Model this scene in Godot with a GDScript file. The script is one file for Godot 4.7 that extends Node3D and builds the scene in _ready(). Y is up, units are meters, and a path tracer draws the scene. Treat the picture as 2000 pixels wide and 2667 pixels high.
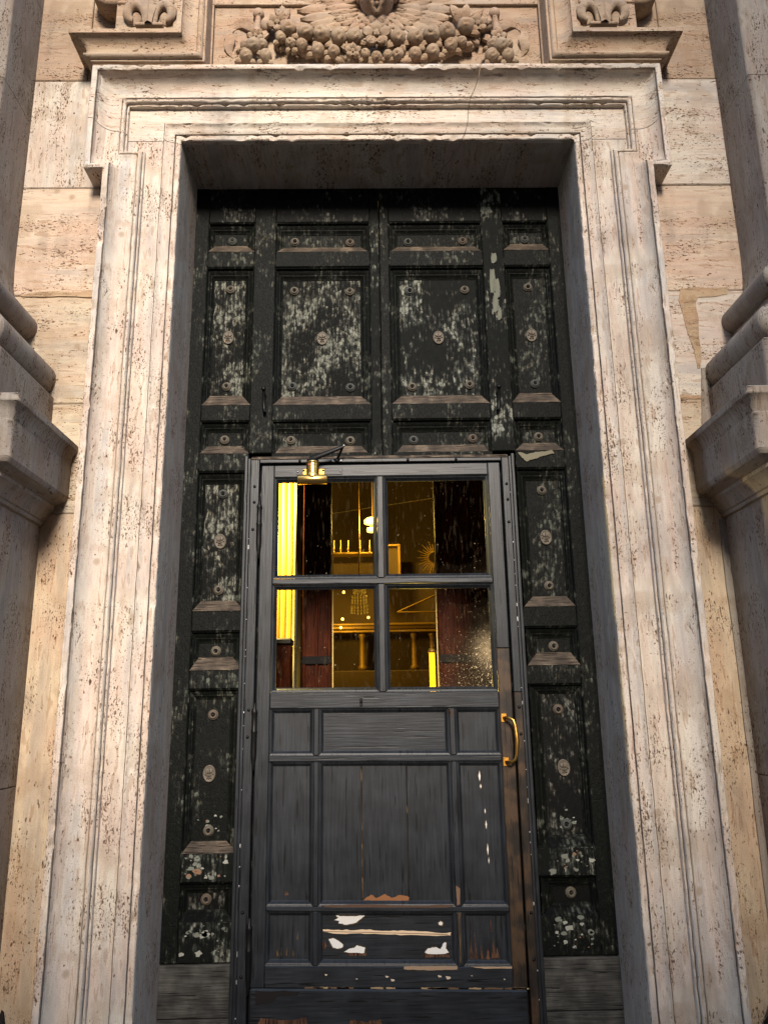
extends Node3D

# ---------------------------------------------------------------- mesh building
class MB:
	var v := PackedVector3Array()
	var g := PackedInt32Array()
	var mark := 0
	var sagged := false
	func start() -> void:
		mark = v.size()
	func tri(a: Vector3, b: Vector3, c: Vector3, grp := -1) -> void:
		v.append(a); v.append(b); v.append(c)
		g.append(grp)
	func quad(a: Vector3, b: Vector3, c: Vector3, d: Vector3, grp := -1) -> void:
		tri(a, b, c, grp)
		tri(a, c, d, grp)
	func tri_n(a: Vector3, b: Vector3, c: Vector3, n: Vector3, grp := -1) -> void:
		if (b - a).cross(c - a).dot(n) > 0.0:
			tri(a, c, b, grp)
		else:
			tri(a, b, c, grp)
	func quad_n(a: Vector3, b: Vector3, c: Vector3, d: Vector3, n: Vector3, grp := -1) -> void:
		tri_n(a, b, c, n, grp)
		tri_n(a, c, d, n, grp)
	func flip() -> void:
		for i in range(mark, v.size(), 3):
			var t := v[i + 1]
			v[i + 1] = v[i + 2]
			v[i + 2] = t
	func fix_closed() -> void:
		var s := 0.0
		var o := v[mark]
		for i in range(mark, v.size(), 3):
			s += (v[i] - o).dot((v[i + 1] - o).cross(v[i + 2] - o))
		if s > 0.0:
			flip()
	func fix_open(d: Vector3) -> void:
		var s := 0.0
		for i in range(mark, v.size(), 3):
			s += (v[i + 1] - v[i]).cross(v[i + 2] - v[i]).dot(d)
		if s > 0.0:
			flip()
	# chamfered box, centre c, full size s
	func box(c: Vector3, s: Vector3, bev := 0.003) -> void:
		var h := s * 0.5
		bev = minf(bev, minf(h.x, minf(h.y, h.z)) * 0.45)
		var p := func(sx: int, sy: int, sz: int, ax: int) -> Vector3:
			var q := Vector3(h.x - (0.0 if ax == 0 else bev), h.y - (0.0 if ax == 1 else bev), h.z - (0.0 if ax == 2 else bev))
			return c + Vector3(q.x * sx, q.y * sy, q.z * sz)
		for s1 in [-1, 1]:
			quad_n(p.call(s1, -1, -1, 0), p.call(s1, 1, -1, 0), p.call(s1, 1, 1, 0), p.call(s1, -1, 1, 0), Vector3(s1, 0, 0))
			quad_n(p.call(-1, s1, -1, 1), p.call(1, s1, -1, 1), p.call(1, s1, 1, 1), p.call(-1, s1, 1, 1), Vector3(0, s1, 0))
			quad_n(p.call(-1, -1, s1, 2), p.call(1, -1, s1, 2), p.call(1, 1, s1, 2), p.call(-1, 1, s1, 2), Vector3(0, 0, s1))
		if bev <= 0.00001:
			return
		for a in [-1, 1]:
			for b in [-1, 1]:
				quad_n(p.call(a, b, -1, 0), p.call(a, b, 1, 0), p.call(a, b, 1, 1), p.call(a, b, -1, 1), Vector3(a, b, 0))
				quad_n(p.call(a, -1, b, 0), p.call(a, 1, b, 0), p.call(a, 1, b, 2), p.call(a, -1, b, 2), Vector3(a, 0, b))
				quad_n(p.call(-1, a, b, 1), p.call(1, a, b, 1), p.call(1, a, b, 2), p.call(-1, a, b, 2), Vector3(0, a, b))
				for d in [-1, 1]:
					tri_n(p.call(a, b, d, 0), p.call(a, b, d, 1), p.call(a, b, d, 2), Vector3(a, b, d))
	func span(x0: float, x1: float, y0: float, y1: float, z0: float, z1: float, bev := 0.003) -> void:
		box(Vector3((x0 + x1) / 2, (y0 + y1) / 2, (z0 + z1) / 2), Vector3(absf(x1 - x0), absf(y1 - y0), absf(z1 - z0)), bev)
	# surface through rows of points; grp: one smoothing group per step across a row
	func loft(rows: Array, grp: PackedInt32Array, dir: Vector3, closed_solid := false) -> void:
		start()
		for i in rows.size() - 1:
			var a: PackedVector3Array = rows[i]
			var b: PackedVector3Array = rows[i + 1]
			for j in a.size() - 1:
				quad(a[j], a[j + 1], b[j + 1], b[j], grp[j] if grp.size() > j else 1)
		if closed_solid:
			fix_closed()
		else:
			fix_open(dir)
	func lathe(prof: PackedVector2Array, at: Basis, o: Vector3, n := 20, smooth := 1) -> void:
		# prof: (radius, height); axis is at.z
		start()
		for k in n:
			var a0 := TAU * k / n
			var a1 := TAU * (k + 1) / n
			if k == n - 1:
				a1 = 0.0
			for j in prof.size() - 1:
				var p := prof[j]
				var q := prof[j + 1]
				var A := o + at * Vector3(cos(a0) * p.x, sin(a0) * p.x, p.y)
				var B := o + at * Vector3(cos(a1) * p.x, sin(a1) * p.x, p.y)
				var C := o + at * Vector3(cos(a1) * q.x, sin(a1) * q.x, q.y)
				var D := o + at * Vector3(cos(a0) * q.x, sin(a0) * q.x, q.y)
				if p.x < 0.00001:
					tri(A, C, D, smooth)
				elif q.x < 0.00001:
					tri(A, B, C, smooth)
				else:
					quad(A, B, C, D, smooth)
		fix_closed()
	func tube(path: PackedVector3Array, r: PackedFloat32Array, n := 10, flat_k := 1.0) -> void:
		start()
		var m := path.size()
		var rings := []
		var up := Vector3(0, 0, 1)
		for i in m:
			var t := (path[mini(i + 1, m - 1)] - path[maxi(i - 1, 0)]).normalized()
			var s := t.cross(up)
			if s.length() < 0.1:
				s = t.cross(Vector3(0, 1, 0))
			s = s.normalized()
			var w := s.cross(t).normalized()
			var ring := PackedVector3Array()
			var rr := r[mini(i, r.size() - 1)]
			for k in n:
				var a := TAU * k / n
				ring.append(path[i] + s * cos(a) * rr + w * sin(a) * rr * flat_k)
			rings.append(ring)
		for i in m - 1:
			for k in n:
				quad(rings[i][k], rings[i][(k + 1) % n], rings[i + 1][(k + 1) % n], rings[i + 1][k], 1)
		for k in range(1, n - 1):
			tri(rings[0][0], rings[0][k + 1], rings[0][k], 2)
			tri(rings[m - 1][0], rings[m - 1][k], rings[m - 1][k + 1], 3)
		fix_closed()
	# flat plate cut to an outline in x,y, from z0 (back) to z1 (front)
	func plate(poly: PackedVector2Array, z0: float, z1: float, xf := Transform3D()) -> void:
		start()
		var idx := Geometry2D.triangulate_polygon(poly)
		for i in range(0, idx.size(), 3):
			var a := poly[idx[i]]
			var b := poly[idx[i + 1]]
			var c := poly[idx[i + 2]]
			tri_n(xf * Vector3(a.x, a.y, z1), xf * Vector3(b.x, b.y, z1), xf * Vector3(c.x, c.y, z1), xf.basis.z)
			tri_n(xf * Vector3(a.x, a.y, z0), xf * Vector3(b.x, b.y, z0), xf * Vector3(c.x, c.y, z0), -xf.basis.z)
		var cw := Geometry2D.is_polygon_clockwise(poly)
		for i in poly.size():
			var a := poly[i]
			var b := poly[(i + 1) % poly.size()]
			var e := b - a
			var n := Vector3(e.y, -e.x, 0) * (-1.0 if cw else 1.0)
			quad_n(xf * Vector3(a.x, a.y, z0), xf * Vector3(b.x, b.y, z0), xf * Vector3(b.x, b.y, z1), xf * Vector3(a.x, a.y, z1), xf.basis * n)
	# ellipsoid with an optional push: f(dir) -> factor
	func ball(o: Vector3, b: Basis, f = null, nu := 16, nv := 10) -> void:
		start()
		var rows := []
		for i in nv + 1:
			var t := PI * i / nv
			var row := PackedVector3Array()
			for j in nu + 1:
				var a := TAU * (j % nu) / nu
				var d := Vector3(sin(t) * cos(a), cos(t), sin(t) * sin(a))
				if i == 0 or i == nv:
					d = Vector3(0, 1 if i == 0 else -1, 0)
				row.append(o + b * (d * (f.call(d) if f != null else 1.0)))
			rows.append(row)
		for i in nv:
			for j in nu:
				if i > 0:
					tri(rows[i][j], rows[i][j + 1], rows[i + 1][j + 1], 1)
				if i < nv - 1:
					tri(rows[i][j], rows[i + 1][j + 1], rows[i + 1][j], 1)
				elif i == nv - 1 and i == 0:
					pass
		fix_closed()
	func mesh() -> ArrayMesh:
		var st := SurfaceTool.new()
		st.begin(Mesh.PRIMITIVE_TRIANGLES)
		for i in g.size():
			st.set_smooth_group(g[i])
			for k in 3:
				var p := v[i * 3 + k]
				if sagged:
					p.y += (p.x + 0.01) * lerpf(0.004, -0.022, clampf((2.6 - p.y) / 2.0, 0.0, 1.2))
				st.add_vertex(p)
		st.generate_normals()
		return st.commit()

# ---------------------------------------------------------------- scene helpers
var M := {}
var used := {}
var fn := FastNoiseLite.new()

func numbered(n: String, parent: Node) -> String:
	var key := str(parent.get_instance_id()) + n
	used[key] = used.get(key, -1) + 1
	return n if used[key] == 0 else "%s_%03d" % [n, used[key]]

func gpos(n: Node) -> Vector3:
	var p := Vector3.ZERO
	while n is Node3D and n != self:
		p += n.position
		n = n.get_parent()
	return p

func thing(called: String, label: String, category: String, at: Vector3, group := "") -> Node3D:
	var o := Node3D.new()
	o.name = numbered(called, self)
	add_child(o, true)
	o.position = at
	tag(o, label, category, group)
	return o

func tag(o: Node, label: String, category: String, group := "") -> void:
	o.set_meta("label", label)
	o.set_meta("category", category)
	if group != "":
		o.set_meta("group", group)

# a mesh whose points are in the scene's axes, as a child of parent
func part(parent: Node, called: String, mb, mat: Material) -> MeshInstance3D:
	var mi := MeshInstance3D.new()
	mi.mesh = mb.mesh() if mb is MB else mb
	mi.material_override = mat
	mi.name = numbered(called, parent)
	parent.add_child(mi, true)
	if parent != self:
		mi.position = -gpos(parent)
	return mi

# a shared mesh set at a place
func put(parent: Node, called: String, mesh: Mesh, mat: Material, at: Vector3, rot := Vector3.ZERO) -> MeshInstance3D:
	var mi := MeshInstance3D.new()
	mi.mesh = mesh
	mi.material_override = mat
	mi.name = numbered(called, parent)
	parent.add_child(mi, true)
	mi.position = at - (gpos(parent) if parent != self else Vector3.ZERO)
	mi.rotation = rot
	return mi

func new_mb(warped := false) -> MB:
	var b := MB.new()
	if warped:
		b.sagged = true
	return b

# the old glazed door has dropped at its handle side
func sag(p: Vector3) -> Vector3:
	var k := lerpf(0.004, -0.022, clampf((2.6 - p.y) / 2.0, 0.0, 1.2))
	return Vector3(p.x, p.y + (p.x + 0.01) * k, p.z)

func rnd(i: int) -> float:
	return fposmod(sin(float(i) * 12.9898 + 4.137) * 43758.5453, 1.0)

# ---------------------------------------------------------------- textures
func noise(w: int, h: int, sd: int, freq: float, kind := FastNoiseLite.TYPE_SIMPLEX_SMOOTH, oct := 4, out_w := 0, out_h := 0, ret := -1) -> PackedByteArray:
	var n := FastNoiseLite.new()
	n.noise_type = kind
	n.seed = sd
	n.frequency = freq
	n.fractal_type = FastNoiseLite.FRACTAL_FBM if oct > 1 else FastNoiseLite.FRACTAL_NONE
	n.fractal_octaves = oct
	if ret >= 0:
		n.cellular_return_type = ret
		n.cellular_jitter = 0.95
	var im := n.get_seamless_image(w, h, false, false, 0.12, true)
	im.convert(Image.FORMAT_L8)
	if out_w > 0:
		im.resize(out_w, out_h, Image.INTERPOLATE_CUBIC)
	return im.get_data()

func tex(bytes: PackedByteArray, w: int, h: int, fmt := Image.FORMAT_RGB8) -> ImageTexture:
	return ImageTexture.create_from_image(Image.create_from_data(w, h, false, fmt, bytes))

func turned(t: ImageTexture) -> ImageTexture:
	var im: Image = t.get_image().duplicate()
	im.rotate_90(CLOCKWISE)
	return ImageTexture.create_from_image(im)

func mat(alb: Texture2D, scale: float, rough := 0.9, hgt: Texture2D = null, hs := 0.3, tint := Color.WHITE) -> StandardMaterial3D:
	var m := StandardMaterial3D.new()
	m.albedo_color = tint
	m.albedo_texture = alb
	m.roughness = rough
	m.metallic_specular = 0.35
	m.uv1_triplanar = true
	m.uv1_world_triplanar = true
	m.uv1_triplanar_sharpness = 6.0
	m.uv1_scale = Vector3.ONE * scale
	if hgt:
		m.heightmap_enabled = true
		m.heightmap_texture = hgt
		m.heightmap_scale = hs
	return m

func plain(c: Color, rough := 0.5, metal := 0.0) -> StandardMaterial3D:
	var m := StandardMaterial3D.new()
	m.albedo_color = c
	m.roughness = rough
	m.metallic = metal
	m.metallic_specular = 0.4
	return m

func rgb8(s: PackedByteArray, i: int, c: Vector3) -> void:
	s[i] = int(clampf(c.x, 0.0, 255.0))
	s[i + 1] = int(clampf(c.y, 0.0, 255.0))
	s[i + 2] = int(clampf(c.z, 0.0, 255.0))

func stone_textures() -> Array:
	var S := 1024
	var mott := noise(256, 256, 11, 0.012, FastNoiseLite.TYPE_SIMPLEX_SMOOTH, 4, S, S)
	var band := noise(64, S, 12, 0.013, FastNoiseLite.TYPE_SIMPLEX_SMOOTH, 5, S, S)
	var clus := noise(256, 512, 13, 0.016, FastNoiseLite.TYPE_SIMPLEX_SMOOTH, 3, S, S)
	var pitn := noise(400, S, 14, 0.15, FastNoiseLite.TYPE_SIMPLEX_SMOOTH, 2, S, S)
	var pit2 := noise(560, S, 16, 0.26, FastNoiseLite.TYPE_SIMPLEX_SMOOTH, 2, S, S)
	var fine := noise(S, S, 15, 0.25, FastNoiseLite.TYPE_SIMPLEX_SMOOTH, 3)
	var stain := noise(256, 256, 17, 0.02, FastNoiseLite.TYPE_SIMPLEX_SMOOTH, 5, S, S)
	var putty := noise(256, 256, 19, 0.03, FastNoiseLite.TYPE_SIMPLEX_SMOOTH, 2, S, S)
	var col := PackedByteArray()
	col.resize(S * S * 3)
	var hgt := PackedByteArray()
	hgt.resize(S * S)
	var vein := noise(128, S, 18, 0.06, FastNoiseLite.TYPE_SIMPLEX_SMOOTH, 5, S, S)
	var hole := noise(420, S, 20, 0.05, FastNoiseLite.TYPE_SIMPLEX_SMOOTH, 3, S, S)
	var cream := Vector3(190, 180, 166)
	var pink := Vector3(184, 168, 155)
	var grey := Vector3(164, 157, 151)
	var tan_c := Vector3(154, 136, 117)
	var dark := Vector3(58, 40, 28)
	for i in S * S:
		var m := mott[i] / 255.0
		var b := band[i] / 255.0
		var c := cream.lerp(pink, clampf(m * 2.4 - 0.75, 0.0, 1.0))
		var vn := vein[i] / 255.0
		c = c.lerp(grey, clampf((b - 0.54) * 3.0, 0.0, 0.7))
		c = c.lerp(Vector3(176, 152, 134), clampf((0.42 - b) * 3.0, 0.0, 0.35))
		c *= 1.0 + (vn - 0.5) * 0.17
		c = c.lerp(Vector3(128, 104, 84), clampf((vn - 0.67) * 4.5, 0.0, 0.42))
		var s := clampf((stain[i] / 255.0 - 0.60) * 3.0, 0.0, 0.35)
		c = c.lerp(tan_c, s)
		if putty[i] > 222:
			c = c.lerp(Vector3(150, 134, 116), clampf((putty[i] - 222) / 14.0, 0.0, 0.8))
		var f := fine[i] / 255.0 - 0.5
		c *= 1.0 + f * 0.16
		var thr := 0.84 - clampf((clus[i] / 255.0 - 0.42) * 0.38, -0.05, 0.13) - clampf((0.5 - b) * 0.20, -0.04, 0.05) - clampf((vn - 0.55) * 0.3, 0.0, 0.06)
		var p := clampf((pitn[i] / 255.0 - thr) * 13.0, 0.0, 1.0) * 0.9
		p = maxf(p, clampf((pit2[i] / 255.0 - thr + 0.02) * 9.0, 0.0, 1.0) * 0.62)
		p = maxf(p, clampf((hole[i] / 255.0 - 0.86) * 22.0, 0.0, 1.0))
		c = c.lerp(Vector3(122, 96, 76), clampf((hole[i] / 255.0 - 0.80) * 9.0, 0.0, 0.5))
		c = c.lerp(dark, p * 0.80)
		rgb8(col, i * 3, c)
		hgt[i] = int(clampf(200.0 + f * 60.0 - p * 190.0, 0.0, 255.0))
	return [tex(col, S, S), tex(hgt, S, S, Image.FORMAT_L8)]

# flaking paint: amount 0..1 of the old pale layer showing
func paint_textures(amount: float, sd: int, base: Vector3, pale: Vector3) -> Array:
	var S := 768
	var cellv := noise(S, 512, sd, 0.10, FastNoiseLite.TYPE_CELLULAR, 1, S, S, FastNoiseLite.RETURN_CELL_VALUE)
	var celld := noise(S, 512, sd, 0.10, FastNoiseLite.TYPE_CELLULAR, 1, S, S, FastNoiseLite.RETURN_DISTANCE2_SUB)
	var low := noise(192, 128, sd + 1, 0.022, FastNoiseLite.TYPE_SIMPLEX_SMOOTH, 4, S, S)
	var mid := noise(S, 512, sd + 2, 0.045, FastNoiseLite.TYPE_SIMPLEX_SMOOTH, 5, S, S)
	var streak := noise(S, 96, sd + 3, 0.11, FastNoiseLite.TYPE_SIMPLEX_SMOOTH, 4, S, S)
	var col := PackedByteArray()
	col.resize(S * S * 3)
	var hgt := PackedByteArray()
	hgt.resize(S * S)
	for i in S * S:
		var l := low[i] / 255.0
		var m := mid[i] / 255.0
		var st := streak[i] / 255.0
		var cv := cellv[i] / 255.0
		var k := (l - 0.5) * 1.7 + 0.45 + m * 0.75 + (st - 0.5) * 1.15
		var on := clampf((k + cv * 0.42 - (1.52 - amount)) * 2.2, 0.0, 1.0)
		var hi := clampf((k + (cv - 0.5) * 0.8 - (1.80 - amount)) * 3.0, 0.0, 1.0)
		var crack := clampf(1.0 - celld[i] / 30.0, 0.0, 1.0)
		var c := base * (0.7 + 0.6 * m)
		c = c.lerp(pale * (0.30 + 0.42 * m + (cv - 0.5) * 0.34) + Vector3(10, 2, -5) * clampf(cv * 3.0 - 2.0, 0.0, 1.0), on * 0.85)
		c = c.lerp(pale * (0.66 + 0.5 * m + (st - 0.5) * 0.4), hi * 0.9)
		c = c.lerp(Vector3(10, 10, 9), crack * (0.2 + 0.55 * on))
		c = c.lerp(pale * 1.1, clampf(1.0 - absf(celld[i] - 46.0) / 12.0, 0.0, 1.0) * clampf(m * 4.0 - 2.3, 0.0, 1.0) * on * 0.8)  # highlights on lifted flake edges, painted into the colour
		rgb8(col, i * 3, c)
		hgt[i] = int(clampf(150.0 - on * 40.0 - hi * 40.0 - crack * 60.0 + (m - 0.5) * 60.0, 0.0, 255.0))
	return [tex(col, S, S), tex(hgt, S, S, Image.FORMAT_L8)]

# grained wood or brushed paint, grain along y
func grain_textures(sd: int, a: Vector3, b: Vector3, line: Vector3, lines: float, blot: float) -> Array:
	var S := 512
	var gr := noise(S, 22, sd, 0.12, FastNoiseLite.TYPE_SIMPLEX_SMOOTH, 4, S, S)
	var low := noise(128, 128, sd + 1, 0.03, FastNoiseLite.TYPE_SIMPLEX_SMOOTH, 4, S, S)
	var cr := noise(S, 26, sd + 2, 0.08, FastNoiseLite.TYPE_SIMPLEX_SMOOTH, 2, S, S)
	var fine := noise(S, S, sd + 3, 0.3, FastNoiseLite.TYPE_SIMPLEX_SMOOTH, 2)
	var col := PackedByteArray()
	col.resize(S * S * 3)
	var hgt := PackedByteArray()
	hgt.resize(S * S)
	for i in S * S:
		var q := gr[i] / 255.0
		var l := low[i] / 255.0
		var c := a.lerp(b, clampf(q * 0.8 + (l - 0.5) * blot * 2.0, 0.0, 1.0))
		c *= 1.0 + (fine[i] / 255.0 - 0.5) * 0.14
		var k := clampf((cr[i] / 255.0 - (1.0 - lines)) * 16.0, 0.0, 1.0)
		c = c.lerp(line, k * 0.85)
		rgb8(col, i * 3, c)
		hgt[i] = int(clampf(128.0 + (q - 0.5) * 120.0 - k * 110.0, 0.0, 255.0))
	return [tex(col, S, S), tex(hgt, S, S, Image.FORMAT_L8)]

func weather_texture() -> ImageTexture:
	var S := 512
	var run := noise(S, 72, 111, 0.05, FastNoiseLite.TYPE_SIMPLEX_SMOOTH, 4, S, S)
	var low := noise(128, 128, 112, 0.03, FastNoiseLite.TYPE_SIMPLEX_SMOOTH, 5, S, S)
	var fine := noise(S, S, 113, 0.12, FastNoiseLite.TYPE_SIMPLEX_SMOOTH, 4)
	var col := PackedByteArray()
	col.resize(S * S * 4)
	for i in S * S:
		var k := clampf((run[i] / 255.0 - 0.50) * 2.0, 0.0, 1.0) * clampf((low[i] / 255.0 - 0.36) * 2.4, 0.0, 1.0)
		k += clampf((low[i] / 255.0 - 0.62) * 2.2, 0.0, 0.5)
		k *= 0.55 + 0.9 * fine[i] / 255.0
		col[i * 4] = 112
		col[i * 4 + 1] = 99
		col[i * 4 + 2] = 88
		col[i * 4 + 3] = int(clampf(k * 0.42, 0.0, 0.55) * 255.0)
	return tex(col, S, S, Image.FORMAT_RGBA8)

func dirt_glare_texture() -> ImageTexture:
	var S := 1024
	var sp := noise(S, S, 61, 0.09, FastNoiseLite.TYPE_SIMPLEX_SMOOTH, 2)
	var sp2 := noise(S, S, 62, 0.03, FastNoiseLite.TYPE_SIMPLEX_SMOOTH, 3)
	var run := noise(S, 200, 63, 0.04, FastNoiseLite.TYPE_SIMPLEX_SMOOTH, 3, S, S)
	var low := noise(256, 256, 64, 0.012, FastNoiseLite.TYPE_SIMPLEX_SMOOTH, 3, S, S)
	var col := PackedByteArray()
	col.resize(S * S * 4)
	for y in S:
		for x in S:
			var i := y * S + x
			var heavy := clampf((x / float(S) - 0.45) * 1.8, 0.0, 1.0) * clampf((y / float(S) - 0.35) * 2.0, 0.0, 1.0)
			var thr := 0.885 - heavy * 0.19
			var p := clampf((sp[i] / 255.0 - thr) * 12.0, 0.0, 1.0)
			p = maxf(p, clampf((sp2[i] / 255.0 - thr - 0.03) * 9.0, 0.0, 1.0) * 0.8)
			var a := p * 0.85 + clampf(run[i] / 255.0 - 0.66, 0.0, 1.0) * 0.10 + heavy * low[i] / 255.0 * 0.06 + 0.55 * exp(-pow((x / float(S) - 0.96) / 0.085, 2.0) - pow((y / float(S) - 0.74) / 0.10, 2.0)) * (0.35 + 0.65 * sp2[i] / 255.0)  # grime specks and runs; the last term paints a bright glare
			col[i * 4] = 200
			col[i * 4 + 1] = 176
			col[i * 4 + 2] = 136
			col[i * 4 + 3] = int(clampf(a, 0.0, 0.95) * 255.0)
	return tex(col, S, S, Image.FORMAT_RGBA8)

func make_materials() -> void:
	var s := stone_textures()
	var sv0 := turned(s[0])
	var sv1 := turned(s[1])
	M.stone = mat(s[0], 0.72, 0.92, s[1], 0.35)
	M.stone_v = mat(sv0, 0.72, 0.92, sv1, 0.35)
	M.stone_b = mat(s[0], 0.66, 0.92, s[1], 0.35, Color(1.0, 0.96, 0.92))
	M.stone_c = mat(s[0], 0.78, 0.92, s[1], 0.35, Color(0.95, 0.93, 0.88))
	M.stone_c.uv1_offset = Vector3(0.3, 0.4, 0.1)
	M.stone_top = mat(s[0], 0.72, 0.92, s[1], 0.3, Color(0.86, 0.81, 0.75))
	M.carved = mat(s[0], 0.9, 0.9, s[1], 0.12, Color(0.82, 0.76, 0.70))
	M.carved_dark = mat(s[0], 0.9, 0.85, s[1], 0.12, Color(0.76, 0.70, 0.63))
	M.ochre = mat(sv0, 0.72, 0.93, sv1, 0.25, Color(0.95, 0.905, 0.835))
	M.grey_stone = mat(sv0, 0.72, 0.93, sv1, 0.35, Color(0.73, 0.725, 0.72))
	M.reveal = mat(sv0, 0.55, 0.95, sv1, 0.2, Color(0.88, 0.885, 0.885))
	M.mortar = mat(s[0], 2.3, 0.95, s[1], 0.25, Color(0.90, 0.83, 0.73))
	M.joint = plain(Color(0.42, 0.36, 0.29), 0.95)
	var wt := weather_texture()
	for n in ["stone", "stone_b", "stone_c", "stone_v", "stone_top", "carved", "carved_dark", "ochre", "grey_stone", "reveal"]:
		var m: StandardMaterial3D = M[n]
		m.detail_enabled = true
		m.detail_albedo = wt
		m.detail_blend_mode = BaseMaterial3D.BLEND_MODE_MIX
		m.detail_uv_layer = BaseMaterial3D.DETAIL_UV_2
		m.uv2_triplanar = true
		m.uv2_world_triplanar = true
		m.uv2_triplanar_sharpness = 6.0
		m.uv2_scale = Vector3.ONE * (0.42 if n != "reveal" else 0.8)
	var ph := paint_textures(0.76, 31, Vector3(14, 15, 13), Vector3(106, 107, 97))
	M.flaked = mat(ph[0], 1.0, 0.72, ph[1], 0.5)
	var pp := paint_textures(0.56, 37, Vector3(14, 16, 14), Vector3(118, 121, 111))
	M.patchy = mat(pp[0], 0.9, 0.7, pp[1], 0.25)
	var pl := paint_textures(0.36, 41, Vector3(12, 14, 12), Vector3(74, 77, 69))
	M.dark_paint = mat(pl[0], 1.0, 0.6, pl[1], 0.4)
	var po := paint_textures(0.30, 47, Vector3(11, 12, 11), Vector3(88, 89, 82))
	M.old_paint = mat(po[0], 1.1, 0.6, po[1], 0.2)
	var bare := grain_textures(51, Vector3(58, 51, 44), Vector3(100, 88, 75), Vector3(30, 22, 18), 0.34, 0.9)
	M.bare = mat(turned(bare[0]), 3.0, 0.9, turned(bare[1]), 0.2)
	M.bare_v = mat(bare[0], 3.0, 0.9, bare[1], 0.2)
	var kb := grain_textures(55, Vector3(44, 43, 40), Vector3(82, 80, 75), Vector3(18, 17, 15), 0.20, 0.6)
	M.kick = mat(turned(kb[0]), 2.2, 0.8, turned(kb[1]), 0.25)
	var wk := grain_textures(71, Vector3(23, 25, 28), Vector3(45, 48, 52), Vector3(8, 8, 9), 0.25, 0.35)
	M.wicket = mat(wk[0], 1.6, 0.42, wk[1], 0.06)
	M.wicket_h = mat(turned(wk[0]), 1.6, 0.42, turned(wk[1]), 0.06)
	M.wicket.metallic_specular = 0.36
	M.wicket_h.metallic_specular = 0.36
	for n in ["flaked", "dark_paint", "old_paint", "patchy"]:
		M[n].metallic_specular = 0.2
	var wn := grain_textures(81, Vector3(38, 33, 29), Vector3(70, 54, 40), Vector3(22, 19, 17), 0.24, 1.1)
	M.worn = mat(wn[0], 2.0, 0.36, wn[1], 0.05)
	var rw := grain_textures(91, Vector3(44, 17, 6), Vector3(74, 32, 12), Vector3(16, 7, 4), 0.22, 0.4)
	M.red_wood = mat(rw[0], 2.0, 0.55, rw[1], 0.1)
	M.red_wood.metallic_specular = 0.15
	M.iron = plain(Color(0.10, 0.10, 0.10), 0.45, 0.6)
	M.steel = plain(Color(0.62, 0.62, 0.60), 0.3, 0.9)
	M.stud = mat(pl[0], 6.0, 0.6, null, 0.0, Color(1.0, 0.95, 0.85))
	M.stud.albedo_texture = null
	M.stud.albedo_color = Color(0.35, 0.325, 0.285)
	M.stud_b = plain(Color(0.33, 0.29, 0.25), 0.7)
	M.stud_c = plain(Color(0.26, 0.265, 0.25), 0.65)
	M.medal = plain(Color(0.36, 0.33, 0.29), 0.6, 0.2)
	M.brass = plain(Color(0.86, 0.70, 0.40), 0.28, 1.0)
	M.brass_worn = mat(wn[0], 5.0, 0.34, wn[1], 0.03, Color(1, 1, 1))
	M.brass_worn.albedo_texture = null
	M.brass_worn.albedo_color = Color(0.74, 0.56, 0.28)
	M.brass_worn.metallic = 1.0
	M.brass_dull = plain(Color(0.66, 0.48, 0.22), 0.42, 1.0)
	M.white = plain(Color(0.80, 0.79, 0.77), 0.7)
	M.pink_wood = mat(bare[0], 4.0, 0.85, bare[1], 0.2, Color(1.0, 0.80, 0.70))
	M.tan_wood = mat(bare[0], 4.0, 0.8, bare[1], 0.2, Color(1.0, 0.90, 0.72))
	M.cap_red = plain(Color(0.6, 0.05, 0.04), 0.5)
	M.ink = plain(Color(0.08, 0.06, 0.04), 0.5)
	var gl := StandardMaterial3D.new()
	gl.transparency = BaseMaterial3D.TRANSPARENCY_ALPHA
	gl.albedo_color = Color(0.08, 0.09, 0.08, 0.01)
	gl.roughness = 0.02
	gl.metallic_specular = 0.0
	M.glass = gl
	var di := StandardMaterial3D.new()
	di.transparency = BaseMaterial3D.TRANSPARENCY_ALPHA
	di.albedo_texture = dirt_glare_texture()
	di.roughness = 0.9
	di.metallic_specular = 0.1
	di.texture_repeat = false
	M.dirt_glare = di
	M.ground = mat(s[0], 0.5, 0.9, s[1], 0.3, Color(0.48, 0.48, 0.48))

# ---------------------------------------------------------------- the place
const W := 0.87      # half the width of the opening
const H := 4.006     # its height
const EAR := 0.081

func wear(p: Vector3, amp: float) -> Vector3:
	return p + Vector3(fn.get_noise_3dv(p * 9.0), fn.get_noise_3dv(p * 9.0 + Vector3(7, 3, 1)), fn.get_noise_3dv(p * 9.0 + Vector3(1, 9, 4))) * amp

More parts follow.
